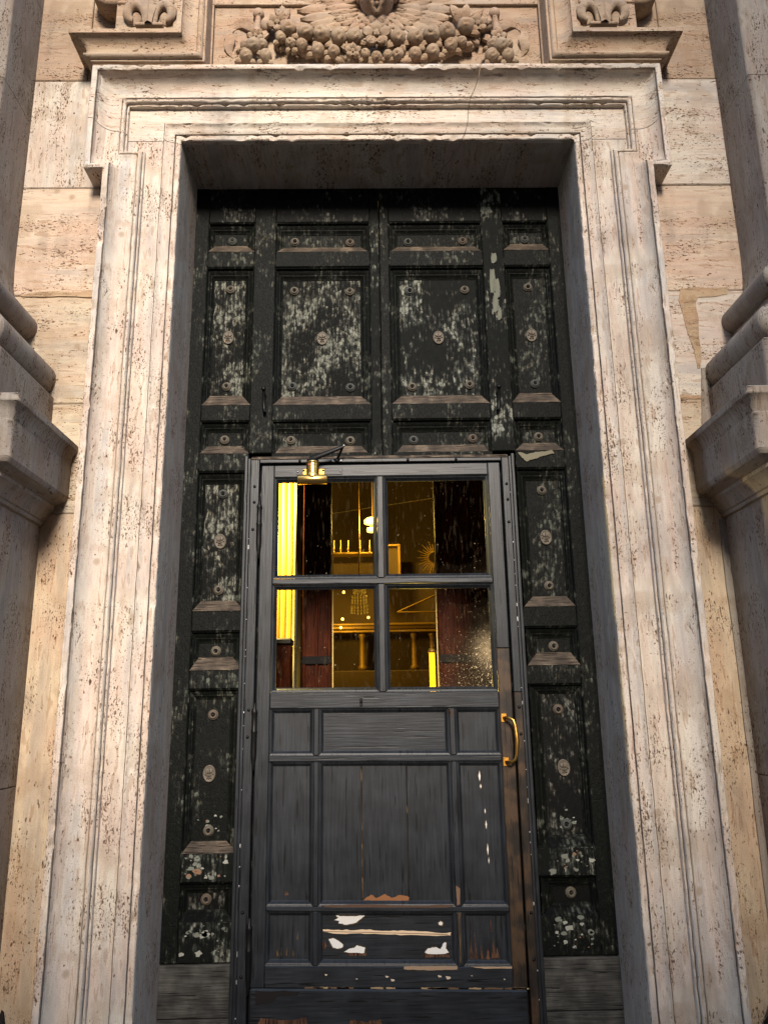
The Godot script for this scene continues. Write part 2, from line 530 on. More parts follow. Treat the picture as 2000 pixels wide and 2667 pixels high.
# rows of profile points along a path in the x,y plane. node(w) gives the path for offset w.
func sweep(path, prof: PackedVector2Array, step: float, amp: float, arris: PackedInt32Array) -> Array:
	var cols := []
	var count := PackedInt32Array()
	for j in prof.size():
		var nodes: PackedVector2Array = path.call(prof[j].x)
		if j == 0:
			for k in nodes.size() - 1:
				count.append(maxi(1, int(nodes[k].distance_to(nodes[k + 1]) / step)))
		var col := PackedVector3Array()
		for k in nodes.size() - 1:
			for i in count[k]:
				var q := nodes[k].lerp(nodes[k + 1], float(i) / count[k])
				col.append(Vector3(q.x, q.y, prof[j].y))
		var e := nodes[nodes.size() - 1]
		col.append(Vector3(e.x, e.y, prof[j].y))
		cols.append(col)
	var rows := []
	for i in cols[0].size():
		var row := PackedVector3Array()
		for j in prof.size():
			var p: Vector3 = cols[j][i]
			p = wear(p, amp)
			if arris.has(j):
				var c := maxf(0.0, fn.get_noise_3dv(p * 26.0 + Vector3(5, 5, 5)) - 0.20) * 0.042
				p.z -= c
			row.append(p)
		rows.append(row)
	return rows

func _ready() -> void:
	fn.seed = 5
	fn.frequency = 1.0
	fn.fractal_octaves = 3
	# camera
	var cam := Camera3D.new()
	cam.name = "camera"
	cam.fov = 66.04
	cam.near = 0.05
	cam.far = 200.0
	cam.transform = Transform3D(Basis(Vector3(0.999815, -0.015249, 0.011754), Vector3(0.011893, 0.969255, 0.245772), Vector3(-0.015141, -0.245586, 0.969256)), Vector3(-0.0486, 1.55, 2.9836))
	add_child(cam)
	cam.current = true
	# sky, low warm sun straight from the street, exposure
	var env := Environment.new()
	env.background_mode = Environment.BG_SKY
	var sky := Sky.new()
	var sm := ProceduralSkyMaterial.new()
	sm.sky_top_color = Color(0.60, 0.69, 0.82)
	sm.sky_horizon_color = Color(0.82, 0.86, 0.92)
	sm.sky_curve = 0.18
	sm.ground_bottom_color = Color(0.16, 0.14, 0.12)
	sm.ground_horizon_color = Color(0.42, 0.38, 0.34)
	sm.sky_energy_multiplier = 1.15
	sky.sky_material = sm
	env.sky = sky
	env.tonemap_mode = Environment.TONE_MAPPER_LINEAR
	env.tonemap_exposure = 2.2
	env.sdfgi_enabled = true
	env.ssao_enabled = true
	env.ssil_enabled = true
	var we := WorldEnvironment.new()
	we.name = "world_environment"
	we.environment = env
	add_child(we)
	var sun := DirectionalLight3D.new()
	sun.name = "sun"
	sun.light_color = Color(1.0, 0.95, 0.89)
	sun.light_energy = 1.25
	sun.light_angular_distance = 14.0
	sun.shadow_enabled = true
	sun.rotation_degrees = Vector3(-24, 3, 0)
	add_child(sun)

	make_materials()
	build_ground()
	build_added_blocks()
	build_wall()
	build_surround()
	build_overdoor()
	build_pedestal(-1)
	build_pedestal(1)
	build_door(-1)
	build_door(1)
	build_wicket_frame()
	build_wicket()
	build_closer()
	build_interior()

func build_ground() -> void:
	var b := new_mb()
	b.quad_n(Vector3(-60, 0, -60), Vector3(60, 0, -60), Vector3(60, 0, 80), Vector3(-60, 0, 80), Vector3.UP)
	var o := part(self, "ground", b, M.ground)
	o.set_meta("kind", "structure")
	b = new_mb()
	b.span(-1.15, 1.15, 0.004, 0.13, -0.40, 0.34, 0.012)
	var t := part(self, "threshold_step", b, M.grey_stone)
	tag(t, "worn grey stone step under the dark double door", "step")

# unseen wall and blocks added to keep low and sideways light off the doorway
func build_added_blocks() -> void:
	var pl := plain(Color(0.48, 0.42, 0.36), 0.9)
	var b := new_mb()
	b.span(-7.0, 7.0, 0.004, 3.2, 5.3, 5.6, 0.02)
	tag(part(self, "added_wall", b, pl), "plain unseen wall added across the lane to shade the lower stone", "wall")
	for s in [-1, 1]:
		b = new_mb()
		b.span(-1.35 if s < 0 else 1.95, s * 14.0, 0.004, 11.0, 9.0, 18.0, 0.02)
		tag(part(self, "added_house", b, pl), "tall unseen block added across the lane for its shade, facing the %s pedestal" % ("left" if s < 0 else "right"), "added_house", "added shading blocks across the lane")

func build_wall() -> void:
	var o := thing("church_wall", "pale travertine block wall behind the door surround and pedestals", "wall", Vector3(0, 0, -0.2))
	var b := new_mb()
	b.span(-2.6, -0.90, 0.0, 9.0, -0.52, -0.012, 0.0)
	part(o, "wall_core", b, M.joint)
	b = new_mb()
	b.span(0.90, 2.6, 0.0, 9.0, -0.52, -0.012, 0.0)
	part(o, "wall_core", b, M.joint)
	b = new_mb()
	b.span(-0.90, 0.90, H + 0.03, 9.0, -0.52, -0.012, 0.0)
	part(o, "wall_core", b, M.joint)
	var ys := [0.0, 2.315, 2.772, 3.256, 3.772, 4.33, 4.86, 5.4, 5.95, 6.5, 7.05, 7.6, 8.2, 8.98]
	for s in [-1, 1]:
		for k in ys.size() - 1:
			var y0: float = ys[k] + 0.0014
			var y1: float = ys[k + 1] - 0.0014
			var cuts := [0.91, 2.3]
			if k == 5:
				cuts = [0.0, 1.31, 2.3]
			elif k >= 6 and k % 2 == 0:
				cuts = [0.0, 0.8, 1.55, 2.3]
			elif k >= 6:
				cuts = [0.0, 1.1, 1.85, 2.3]
			elif k == 4:
				cuts = [0.91, 1.9, 2.3] if s < 0 else [0.91, 2.3]
			for c in cuts.size() - 1:
				b = new_mb()
				var x0: float = cuts[c] + 0.0015
				var x1: float = cuts[c + 1] - 0.0015
				var z := (rnd(k * 7 + c * 3 + s) - 0.5) * 0.004
				b.span(s * x0, s * x1, y0, y1, -0.05, z, 0.004)
				var m: Material = [M.stone, M.stone_b, M.stone_c][int(rnd(k * 5 + c + s * 3) * 2.99)]
				if k < 1:
					m = M.ochre
				elif k == 4 and s < 0:
					m = M.stone_v
				elif k >= 5:
					m = M.stone_top
				part(o, "stone_block", b, m)
	# mortar smears over the joints
	for d in [
		[[-1.50, 3.262], [-1.44, 3.268], [-1.36, 3.275], [-1.28, 3.268], [-1.20, 3.280], [-1.155, 3.276], [-1.155, 3.242], [-1.22, 3.244], [-1.30, 3.250], [-1.42, 3.248], [-1.50, 3.252]],
		[[1.262, 3.262], [1.33, 3.27], [1.40, 3.264], [1.465, 3.27], [1.46, 3.235], [1.40, 3.225], [1.335, 3.222], [1.318, 3.19], [1.325, 3.12], [1.315, 3.04], [1.318, 2.96], [1.308, 2.90], [1.295, 2.90], [1.288, 2.99], [1.272, 3.06], [1.262, 3.14], [1.25, 3.21]],
		[[1.158, 2.776], [1.22, 2.782], [1.30, 2.778], [1.30, 2.764], [1.2, 2.766], [1.158, 2.762]]]:
		b = new_mb()
		b.plate(rough_outline(d, 0.004, 3), -0.004, 0.0045)
		part(o, "mortar_patch", b, M.mortar)

func rough_outline(pts: Array, amp: float, div: int) -> PackedVector2Array:
	var out := PackedVector2Array()
	for i in pts.size():
		var a := Vector2(pts[i][0], pts[i][1])
		var c: Array = pts[(i + 1) % pts.size()]
		var b := Vector2(c[0], c[1])
		for k in div:
			var p := a.lerp(b, float(k) / div)
			var q := Vector3(p.x * 90.0, p.y * 90.0, 3.0)
			out.append(p + Vector2(fn.get_noise_3dv(q), fn.get_noise_3dv(q + Vector3(9, 2, 5))) * amp * (1.0 if k > 0 else 0.5))
	return out

func build_surround() -> void:
	var o := thing("door_surround", "moulded travertine door surround with projecting eared corners", "door surround", Vector3(0, 0, 0))
	var inner := PackedVector2Array([Vector2(0.0, -0.02), Vector2(0.0, 0.004), Vector2(0.003, 0.0085), Vector2(0.0205, 0.0105), Vector2(0.021, -0.006), Vector2(0.0255, -0.006), Vector2(0.026, 0.014), Vector2(0.034, 0.019), Vector2(0.043, 0.0205), Vector2(0.052, 0.0225), Vector2(0.058, 0.028), Vector2(0.064, 0.0345), Vector2(0.0665, 0.0345), Vector2(0.067, 0.018), Vector2(0.0715, 0.018), Vector2(0.072, 0.0265), Vector2(0.09, 0.0265), Vector2(0.12, 0.0265), Vector2(0.15, 0.0265), Vector2(0.20, 0.0265), Vector2(0.24, 0.0265)])
	var gi := PackedInt32Array([1, 2, 3, 4, 5, 6, 7, 7, 7, 7, 7, 8, 9, 11, 12, 10, 10, 10, 10, 10])
	var outer := PackedVector2Array([Vector2(0.143, 0.015), Vector2(0.143, 0.045), Vector2(0.1455, 0.049), Vector2(0.149, 0.049), Vector2(0.1495, 0.036), Vector2(0.153, 0.036), Vector2(0.1535, 0.053), Vector2(0.156, 0.062), Vector2(0.161, 0.0655), Vector2(0.166, 0.063), Vector2(0.1685, 0.056), Vector2(0.169, 0.044), Vector2(0.173, 0.044), Vector2(0.1735, 0.064), Vector2(0.179, 0.0625), Vector2(0.190, 0.061), Vector2(0.203, 0.0615), Vector2(0.216, 0.0645), Vector2(0.228, 0.070), Vector2(0.239, 0.080), Vector2(0.249, 0.094), Vector2(0.256, 0.110), Vector2(0.259, 0.1215), Vector2(0.2595, 0.105), Vector2(0.2635, 0.105), Vector2(0.264, 0.1285), Vector2(0.267, 0.131), Vector2(0.276, 0.1315), Vector2(0.285, 0.1305), Vector2(0.287, 0.128), Vector2(0.287, 0.09), Vector2(0.287, 0.04), Vector2(0.287, -0.01)])
	var go := PackedInt32Array([1, 2, 3, 4, 5, 6, 6, 6, 6, 7, 8, 9, 10, 10, 10, 10, 10, 10, 10, 10, 10, 11, 12, 13, 14, 15, 15, 16, 17, 17, 17])
	var lip_i := PackedInt32Array([1, 2, 3, 11])
	var lip_o := PackedInt32Array([2, 3, 8, 21, 24, 25, 26, 27, 28])
	for s in [-1, 1]:
		# the shaft of each jamb with its eared head
		for seg in [[0.10, 3.985]]:
			var b := new_mb()
			var f := func(w: float) -> PackedVector2Array:
				return PackedVector2Array([Vector2(s * (W + w), seg[0]), Vector2(s * (W + w), seg[1])])
			b.loft(sweep(f, inner, 0.02, 0.0017, lip_i), gi, Vector3(0, 0, 1))
			var g := f
			if seg[1] > 3.5:
				g = func(w: float) -> PackedVector2Array:
					var yb := 3.776 + (0.287 - w)
					return PackedVector2Array([Vector2(s * (W + w), seg[0]), Vector2(s * (W + w), yb), Vector2(s * (W + w + EAR), yb), Vector2(s * (W + w + EAR), 3.985 + w * 0.12)])
			b.loft(sweep(g, outer, 0.02, 0.0017, lip_o), go, Vector3(0, 0, 1))
			part(o, "jamb_stone", b, M.stone_v)
	var crack := 0.37
	for seg in [[-1, crack - 0.0013], [1, crack + 0.0013]]:
		var s: int = seg[0]
		var b := new_mb()
		var f := func(w: float) -> PackedVector2Array:
			return PackedVector2Array([Vector2(s * (W + w), 3.988), Vector2(s * (W + w), H + w), Vector2(seg[1] + sin(w * 30.0) * 0.007 + w * 0.26, H + w)])
		var g := func(w: float) -> PackedVector2Array:
			return PackedVector2Array([Vector2(s * (W + w + EAR), 3.988 + w * 0.12), Vector2(s * (W + w + EAR), H + w), Vector2(seg[1] + sin(w * 30.0) * 0.007 + w * 0.26, H + w)])
		b.loft(sweep(f, inner, 0.02, 0.0017, lip_i), gi, Vector3(0, 0, 1))
		b.loft(sweep(g, outer, 0.02, 0.0017, lip_o), go, Vector3(0, 0, 1))
		part(o, "lintel_stone", b, M.stone)
	# the sides and underside of the opening
	for s in [-1, 1]:
		var b := new_mb()
		b.span(s * (W + 0.0005), s * (W + 0.029), 0.0, H + 0.029, -0.50, -0.004, 0.0)
		part(o, "reveal", b, M.reveal)
	var ub := new_mb()
	for seg in [[-W, 0.3], [0.3, W]]:
		var poly := PackedVector2Array()
		var line := [[0.37, -0.004], [0.36, -0.05], [0.337, -0.09], [0.33, -0.13], [0.302, -0.18], [0.285, -0.23], [0.262, -0.28], [0.243, -0.33], [0.20, -0.50]]
		if seg[0] < 0.0:
			poly.append(Vector2(-W, -0.50)); poly.append(Vector2(-W, -0.004))
			for q in line:
				poly.append(Vector2(q[0] - 0.0012, q[1]))
		else:
			for q in line:
				poly.append(Vector2(q[0] + 0.0012, q[1]))
			poly.append(Vector2(W, -0.50)); poly.append(Vector2(W, -0.004))
		ub.plate(poly, -0.029, -0.0005, Transform3D(Basis(Vector3(1, 0, 0), Vector3(0, 0, 1), Vector3(0, -1, 0)), Vector3(0, H, 0)))
	part(o, "soffit", ub, M.reveal)

func ellip(o: Vector3, r: Vector3, rot := 0.0, tilt := 0.0) -> Array:
	return [o, Basis(Vector3(0, 0, 1), rot) * Basis(Vector3(1, 0, 0), tilt) * Basis.from_scale(r)]

# a carved leaf or feather lying along direction a, from root p, with a ridge and a dished tip
func leaf_rows(p: Vector3, dir: Vector3, side: Vector3, up: Vector3, ln: float, wd: float, bow: float, tip_k := 0.75) -> Array:
	var rows := []
	var n := 9
	for i in n + 1:
		var t := float(i) / n
		var wk := pow(sin(PI * pow(t * 0.97 + 0.03, tip_k)), 0.75) * wd
		if i == n:
			wk = wd * 0.03
		var c := p + dir * ln * t + up * bow * sin(PI * t * 0.9)
		var row := PackedVector3Array()
		for k in [-1.0, -0.96, -0.5, 0.0, 0.5, 0.96, 1.0]:
			var hgt := 0.0
			if absf(k) > 0.98:
				hgt = -0.016
			else:
				hgt = (0.0045 if k == 0.0 else 0.0) + 0.004 * (1.0 - k * k)
			row.append(c + side * wk * k + up * hgt)
		rows.append(row)
	return rows

func build_overdoor() -> void:
	var o := thing("carved_overdoor", "carved overdoor panel with winged cherub head and fruit garland above the lintel", "carving", Vector3(0, 4.3, 0))
	# panel ground, its raised border and the band over it
	var b := new_mb()
	b.span(-0.742, 0.742, 4.28, 4.712, -0.03, 0.022, 0.0)
	part(o, "panel_ground", b, M.carved)
	b = new_mb()
	b.span(-0.80, -0.745, 4.28, 5.1, -0.03, 0.038, 0.002)
	b.span(0.745, 0.80, 4.28, 5.1, -0.03, 0.038, 0.002)
	b.span(-0.7445, 0.7445, 4.712, 5.1, -0.03, 0.0375, 0.002)
	b.span(-0.742, 0.742, 4.28, 4.312, -0.03, 0.0372, 0.002)
	part(o, "panel_border", b, M.stone_top)
	# the two moulded plinth stones at the sides
	for s in [-1, 1]:
		b = new_mb()
		# (height above the lowest line, face z): from the small lower fillet out to the crowning fillet
		var prof := PackedVector2Array([Vector2(0.0, 0.0), Vector2(0.0, 0.135), Vector2(0.002, 0.138), Vector2(0.009, 0.138), Vector2(0.010, 0.145), Vector2(0.013, 0.153), Vector2(0.019, 0.158), Vector2(0.026, 0.158), Vector2(0.032, 0.153), Vector2(0.034, 0.147), Vector2(0.035, 0.150), Vector2(0.045, 0.1505), Vector2(0.056, 0.153), Vector2(0.067, 0.158), Vector2(0.077, 0.166), Vector2(0.086, 0.177), Vector2(0.091, 0.186), Vector2(0.092, 0.195), Vector2(0.093, 0.198), Vector2(0.113, 0.198), Vector2(0.115, 0.196), Vector2(0.115, 0.17)])
		var grp := PackedInt32Array([1, 2, 3, 4, 5, 5, 5, 5, 5, 6, 7, 7, 7, 7, 7, 8, 9, 10, 11, 12, 13])
		var rows := []
		var base := 4.301
		var tip := 1.325
		var hin := 0.752
		var k_n := [10, 24, 26]
		for seg in 3:
			for i in k_n[seg] + (1 if seg == 2 else 0):
				var t = float(i) / k_n[seg]
				var row := PackedVector3Array()
				for q in prof:
					var xe := tip - (0.198 - q.y) * 1.35
					var P0 := Vector3(s * xe, base + q.x, -0.01)
					var P1 := Vector3(s * xe, base + q.x, q.y)
					var P2 := Vector3(s * (hin + q.x), base + q.x, q.y)
					var P3 := Vector3(s * (hin + q.x), 5.0, q.y)
					var a: Vector3 = [P0, P1, P2][seg]
					var c: Vector3 = [P1, P2, P3][seg]
					row.append(wear(a.lerp(c, t), 0.0012))
				rows.append(row)
		b.loft(rows, grp, Vector3(0, -0.3, 1))
		part(o, "plinth_moulding", b, M.stone_top)
		b = new_mb()
		b.span(s * 0.86, s * 1.136, 4.40, 5.0, 0.0, 0.176, 0.004)
		b.span(s * 0.862, s * 0.885, 4.41, 5.0, 0.17, 0.186, 0.003)
		b.span(s * 0.887, s * 1.134, 4.566, 5.0, 0.17, 0.183, 0.003)
		part(o, "plinth_block", b, M.stone_top)
		b = new_mb()
		b.lathe(PackedVector2Array([Vector2(0.0, 0.0), Vector2(0.085, 0.0), Vector2(0.10, 0.01), Vector2(0.10, 0.11), Vector2(0.085, 0.125), Vector2(0.05, 0.115), Vector2(0.045, 0.13), Vector2(0.0, 0.135)]), Basis.IDENTITY, Vector3(s * 1.19, 4.745, -0.01), 24)
		part(o, "scroll", b, M.stone_top)
		# lily relief
		b = new_mb()
		var cx: float = s * 0.984
		var z := 0.176
		# middle petal
		var rws := []
		for i in 13:
			var t := i / 12.0
			var wd := lerpf(0.017, 0.052, smoothstep(0.0, 0.62, t)) * (1.0 if t < 0.62 else sqrt(maxf(0.02, 1.0 - pow((t - 0.62) / 0.385, 2.0))))
			var row := PackedVector3Array()
			for k in [-1.0, -0.93, -0.5, -0.12, 0.0, 0.12, 0.5, 0.93, 1.0]:
				var hh := -0.012 if absf(k) > 0.98 else 0.034 + 0.014 * (1.0 - absf(k)) - (0.006 if absf(k) < 0.05 else 0.0)
				row.append(Vector3(cx + wd * k, 4.432 + t * 0.27, z + hh))
			rws.append(row)
		b.loft(rws, PackedInt32Array([1, 2, 2, 3, 4, 5, 5, 6]), Vector3(0, 0, 1))
		# curled side petals
		for q in [-1, 1]:
			var path := PackedVector3Array()
			var rad := PackedFloat32Array()
			for i in 22:
				var t := i / 21.0
				var a := lerpf(-0.35, 4.5, t)
				var r := lerpf(0.056, 0.022, t)
				path.append(Vector3(cx + q * (0.068 - cos(a) * r * 0.86), 4.487 + sin(a) * r * 1.15, z + 0.014 + 0.006 * sin(t * PI)))
				rad.append(lerpf(0.012, 0.023, sin(t * PI)) if t < 0.92 else 0.014)
			path.insert(0, Vector3(cx + q * 0.014, 4.436, z + 0.010))
			rad.insert(0, 0.009)
			b.tube(path, rad, 8)
			b.ball(Vector3(cx + q * 0.072, 4.487, z + 0.002), Basis.from_scale(Vector3(0.034, 0.042, 0.012)))
		b.box(Vector3(cx, 4.436, z + 0.014), Vector3(0.12, 0.014, 0.03), 0.005)
		part(o, "lily_relief", b, M.carved)
	build_garland(o)
	build_cherub(o)

func fruit(c: Vector3, r: float, k: int) -> MB:
	var b := new_mb()
	var d0 := Vector3(0.25 * (rnd(k) - 0.5), -0.25 - 0.3 * rnd(k + 40), 1.0).normalized()
	var s0 := rnd(k + 80)
	var f := func(d: Vector3) -> float:
		var a := d.dot(d0)
		var q := 1.0 + 0.10 * fn.get_noise_3dv(d * 1.3 + Vector3(k, 0, 0)) + 0.03 * fn.get_noise_3dv(d * 5.0)
		if a > 0.90:
			var u: float = (a - 0.90) / 0.10
			q += 0.13 * sin(u * PI) - 0.24 * smoothstep(0.45, 1.0, u)
			q += 0.06 * sin(atan2(d.x - d0.x, d.y - d0.y) * 5.0 + s0 * 6.0) * sin(u * PI)
		return q
	b.ball(c, Basis(Vector3(0, 0, 1), (rnd(k + 3) - 0.5) * 1.2) * Basis.from_scale(Vector3(r * (0.88 + 0.16 * rnd(k + 7)), r * (0.92 + 0.14 * rnd(k + 11)), r)), f, 24, 18)
	# two leaf tips tucked against the fruit
	for q in 2:
		var a := -PI / 2 + (rnd(k * 3 + q) - 0.5) * 1.0 + (0.9 if q else -0.9)
		var d2 := Vector3(cos(a), sin(a), 0.1).normalized()
		b.loft(leaf_rows(c + d2 * r * 0.45 + Vector3(0, 0, -r * 0.55), d2, Vector3(-sin(a), cos(a), 0), Vector3(0, 0, 1), r * 1.55, r * 0.42, 0.012), PackedInt32Array([1, 2, 2, 2, 2, 3]), Vector3(0, 0, 1))
	return b

func rosette(c: Vector3, r: float, n: int, rot: float) -> MB:
	var b := new_mb()
	for i in n:
		var a := rot + TAU * i / n
		var d := Vector3(cos(a), sin(a), 0)
		var sd := Vector3(-sin(a), cos(a), 0)
		b.loft(leaf_rows(c + d * r * 0.15, (d + Vector3(0, 0, 0.18)).normalized(), sd, Vector3(0, 0, 1), r * 0.95, r * 0.42, 0.008, 1.15), PackedInt32Array([1, 2, 2, 2, 2, 3]), Vector3(0, 0, 1))
	b.ball(c + Vector3(0, 0, r * 0.16), Basis.from_scale(Vector3.ONE * r * 0.27), null, 12, 8)
	for i in 5:
		var a := rot + TAU * i / 5
		b.ball(c + Vector3(cos(a), sin(a), 0) * r * 0.2 + Vector3(0, 0, r * 0.26), Basis.from_scale(Vector3.ONE * r * 0.12), null, 8, 6)
	return b

func build_garland(o: Node3D) -> void:
	var zf := 0.078
	# leafy stuff behind the fruit
	var b := new_mb()
	for i in 46:
		var t := i / 45.0
		var x := lerpf(-0.50, 0.50, t)
		var y := 4.415 + 0.52 * x * x + (rnd(i * 3) - 0.5) * 0.03
		var low := i % 2 == 0
		var a := (-PI / 2 + (rnd(i) - 0.5) * 0.9 + x * 0.6) if low else (PI / 2 + (rnd(i) - 0.5) * 1.2 - x * 0.4)
		var d := Vector3(cos(a), sin(a), 0.12).normalized()
		var sd := Vector3(-sin(a), cos(a), 0)
		b.loft(leaf_rows(Vector3(x, y + (0.01 if low else 0.035), 0.036 + 0.012 * rnd(i + 9)), d, sd, Vector3(0, 0, 1), 0.055 + 0.025 * rnd(i + 5), 0.016 + 0.006 * rnd(i + 2), 0.012), PackedInt32Array([1, 2, 2, 2, 2, 3]), Vector3(0, 0, 1))
	for i in 10:
		var x := lerpf(-0.40, 0.40, i / 9.0)
		b.ball(Vector3(x, 4.425 + 0.5 * x * x, 0.032), Basis.from_scale(Vector3(0.06, 0.055, 0.028)), null, 12, 8)
	part(o, "garland_leaves", b, M.carved)
	var k := 0
	for q in [[-0.395, 4.522, 0.036], [-0.319, 4.501, 0.038], [-0.247, 4.489, 0.040], [-0.172, 4.476, 0.040], [-0.103, 4.474, 0.037], [0.093, 4.467, 0.037], [0.169, 4.468, 0.038], [0.241, 4.484, 0.039], [0.312, 4.502, 0.040], [0.395, 4.531, 0.039],
		[-0.385, 4.452, 0.026], [-0.337, 4.444, 0.030], [-0.265, 4.416, 0.031], [-0.194, 4.406, 0.031], [-0.109, 4.388, 0.0], [-0.055, 4.392, 0.026], [-0.004, 4.376, 0.027], [0.046, 4.388, 0.024], [0.091, 4.390, 0.029], [0.168, 4.393, 0.031], [0.247, 4.407, 0.032], [0.329, 4.440, 0.031], [0.378, 4.458, 0.026], [-0.43, 4.484, 0.025],
		[-0.549, 4.430, 0.034], [-0.583, 4.442, 0.028], [-0.512, 4.446, 0.027], [-0.583, 4.386, 0.030], [-0.497, 4.386, 0.029], [0.551, 4.425, 0.034], [0.516, 4.443, 0.026], [0.583, 4.443, 0.027], [0.509, 4.386, 0.030], [0.581, 4.386, 0.030]]:
		k += 1
		if q[2] <= 0.0:
			continue
		part(o, "carved_fruit", fruit(Vector3(q[0], q[1], zf + (0.012 if q[2] > 0.033 else 0.0)), q[2], k), M.carved_dark)
	part(o, "carved_flower", rosette(Vector3(-0.003, 4.470, 0.104), 0.062, 5, PI / 2), M.carved_dark)
	part(o, "carved_flower", rosette(Vector3(-0.109, 4.388, 0.098), 0.036, 5, 0.3), M.carved_dark)
	part(o, "carved_flower", rosette(Vector3(-0.449, 4.566, 0.075), 0.045, 5, 1.0), M.carved_dark)
	part(o, "carved_flower", rosette(Vector3(0.454, 4.557, 0.075), 0.046, 5, 0.4), M.carved_dark)
	part(o, "carved_flower", rosette(Vector3(-0.545, 4.496, 0.075), 0.036, 5, 0.7), M.carved_dark)
	part(o, "carved_flower", rosette(Vector3(0.545, 4.489, 0.075), 0.036, 5, 0.1), M.carved)
	for s in [-1, 1]:
		b = new_mb()
		b.ball(Vector3(s * 0.502, 4.580, 0.055), Basis.from_scale(Vector3(0.026, 0.034, 0.024)), null, 14, 10)
		for i in 4:
			var a = PI / 2 + (i - 1.5) * 0.75 - s * 0.5
			b.loft(leaf_rows(Vector3(s * (0.44 - 0.02 * i), 4.575 + 0.008 * i, 0.045), Vector3(cos(a), sin(a), 0.3).normalized(), Vector3(-sin(a), cos(a), 0), Vector3(0, 0, 1), 0.085, 0.022, 0.02), PackedInt32Array([1, 2, 2, 2, 2, 3]), Vector3(0, 0, 1))
		part(o, "carved_leaf_bunch", b, M.carved)
		# peg, cord and fluttering ribbon
		b = new_mb()
		b.lathe(PackedVector2Array([Vector2(0.0, 0.0), Vector2(0.024, 0.0), Vector2(0.026, 0.03), Vector2(0.022, 0.042), Vector2(0.0, 0.05)]), Basis.IDENTITY, Vector3(s * 0.54, 4.652, 0.015), 18)
		b.tube(PackedVector3Array([Vector3(s * 0.54, 4.632, 0.045), Vector3(s * 0.543, 4.585, 0.045), Vector3(s * 0.546, 4.53, 0.05), Vector3(s * 0.546, 4.50, 0.05)]), PackedFloat32Array([0.012, 0.016, 0.022, 0.026]), 10)
		part(o, "hanging_peg", b, M.carved)
		b = new_mb()
		var pts := [[0.545, 4.575], [0.575, 4.583], [0.605, 4.602], [0.635, 4.610], [0.662, 4.598], [0.678, 4.570], [0.674, 4.535], [0.664, 4.505], [0.672, 4.478], [0.668, 4.455], [0.650, 4.440], [0.636, 4.452]]
		var rows := []
		for i in pts.size():
			var p := Vector3(s * pts[i][0], pts[i][1], 0.034 + 0.014 * sin(i * 1.1))
			var n0: Array = pts[mini(i + 1, pts.size() - 1)]
			var p0: Array = pts[maxi(i - 1, 0)]
			var d := Vector2(n0[0] - p0[0], n0[1] - p0[1]).normalized()
			var sd := Vector3(-d.y * s, d.x, 0.35 * sin(i * 0.9)).normalized()
			var wd := 0.022 if i < 9 else 0.014
			if i == 0:
				wd = 0.008
			rows.append(PackedVector3Array([p - sd * wd + Vector3(0, 0, -0.014), p - sd * wd, p - sd * wd * 0.3 + Vector3(0, 0, 0.004), p + sd * wd, p + sd * wd + Vector3(0, 0, -0.014)]))
		b.loft(rows, PackedInt32Array([1, 2, 2, 3]), Vector3(0, 0, 1))
		part(o, "ribbon", b, M.carved)

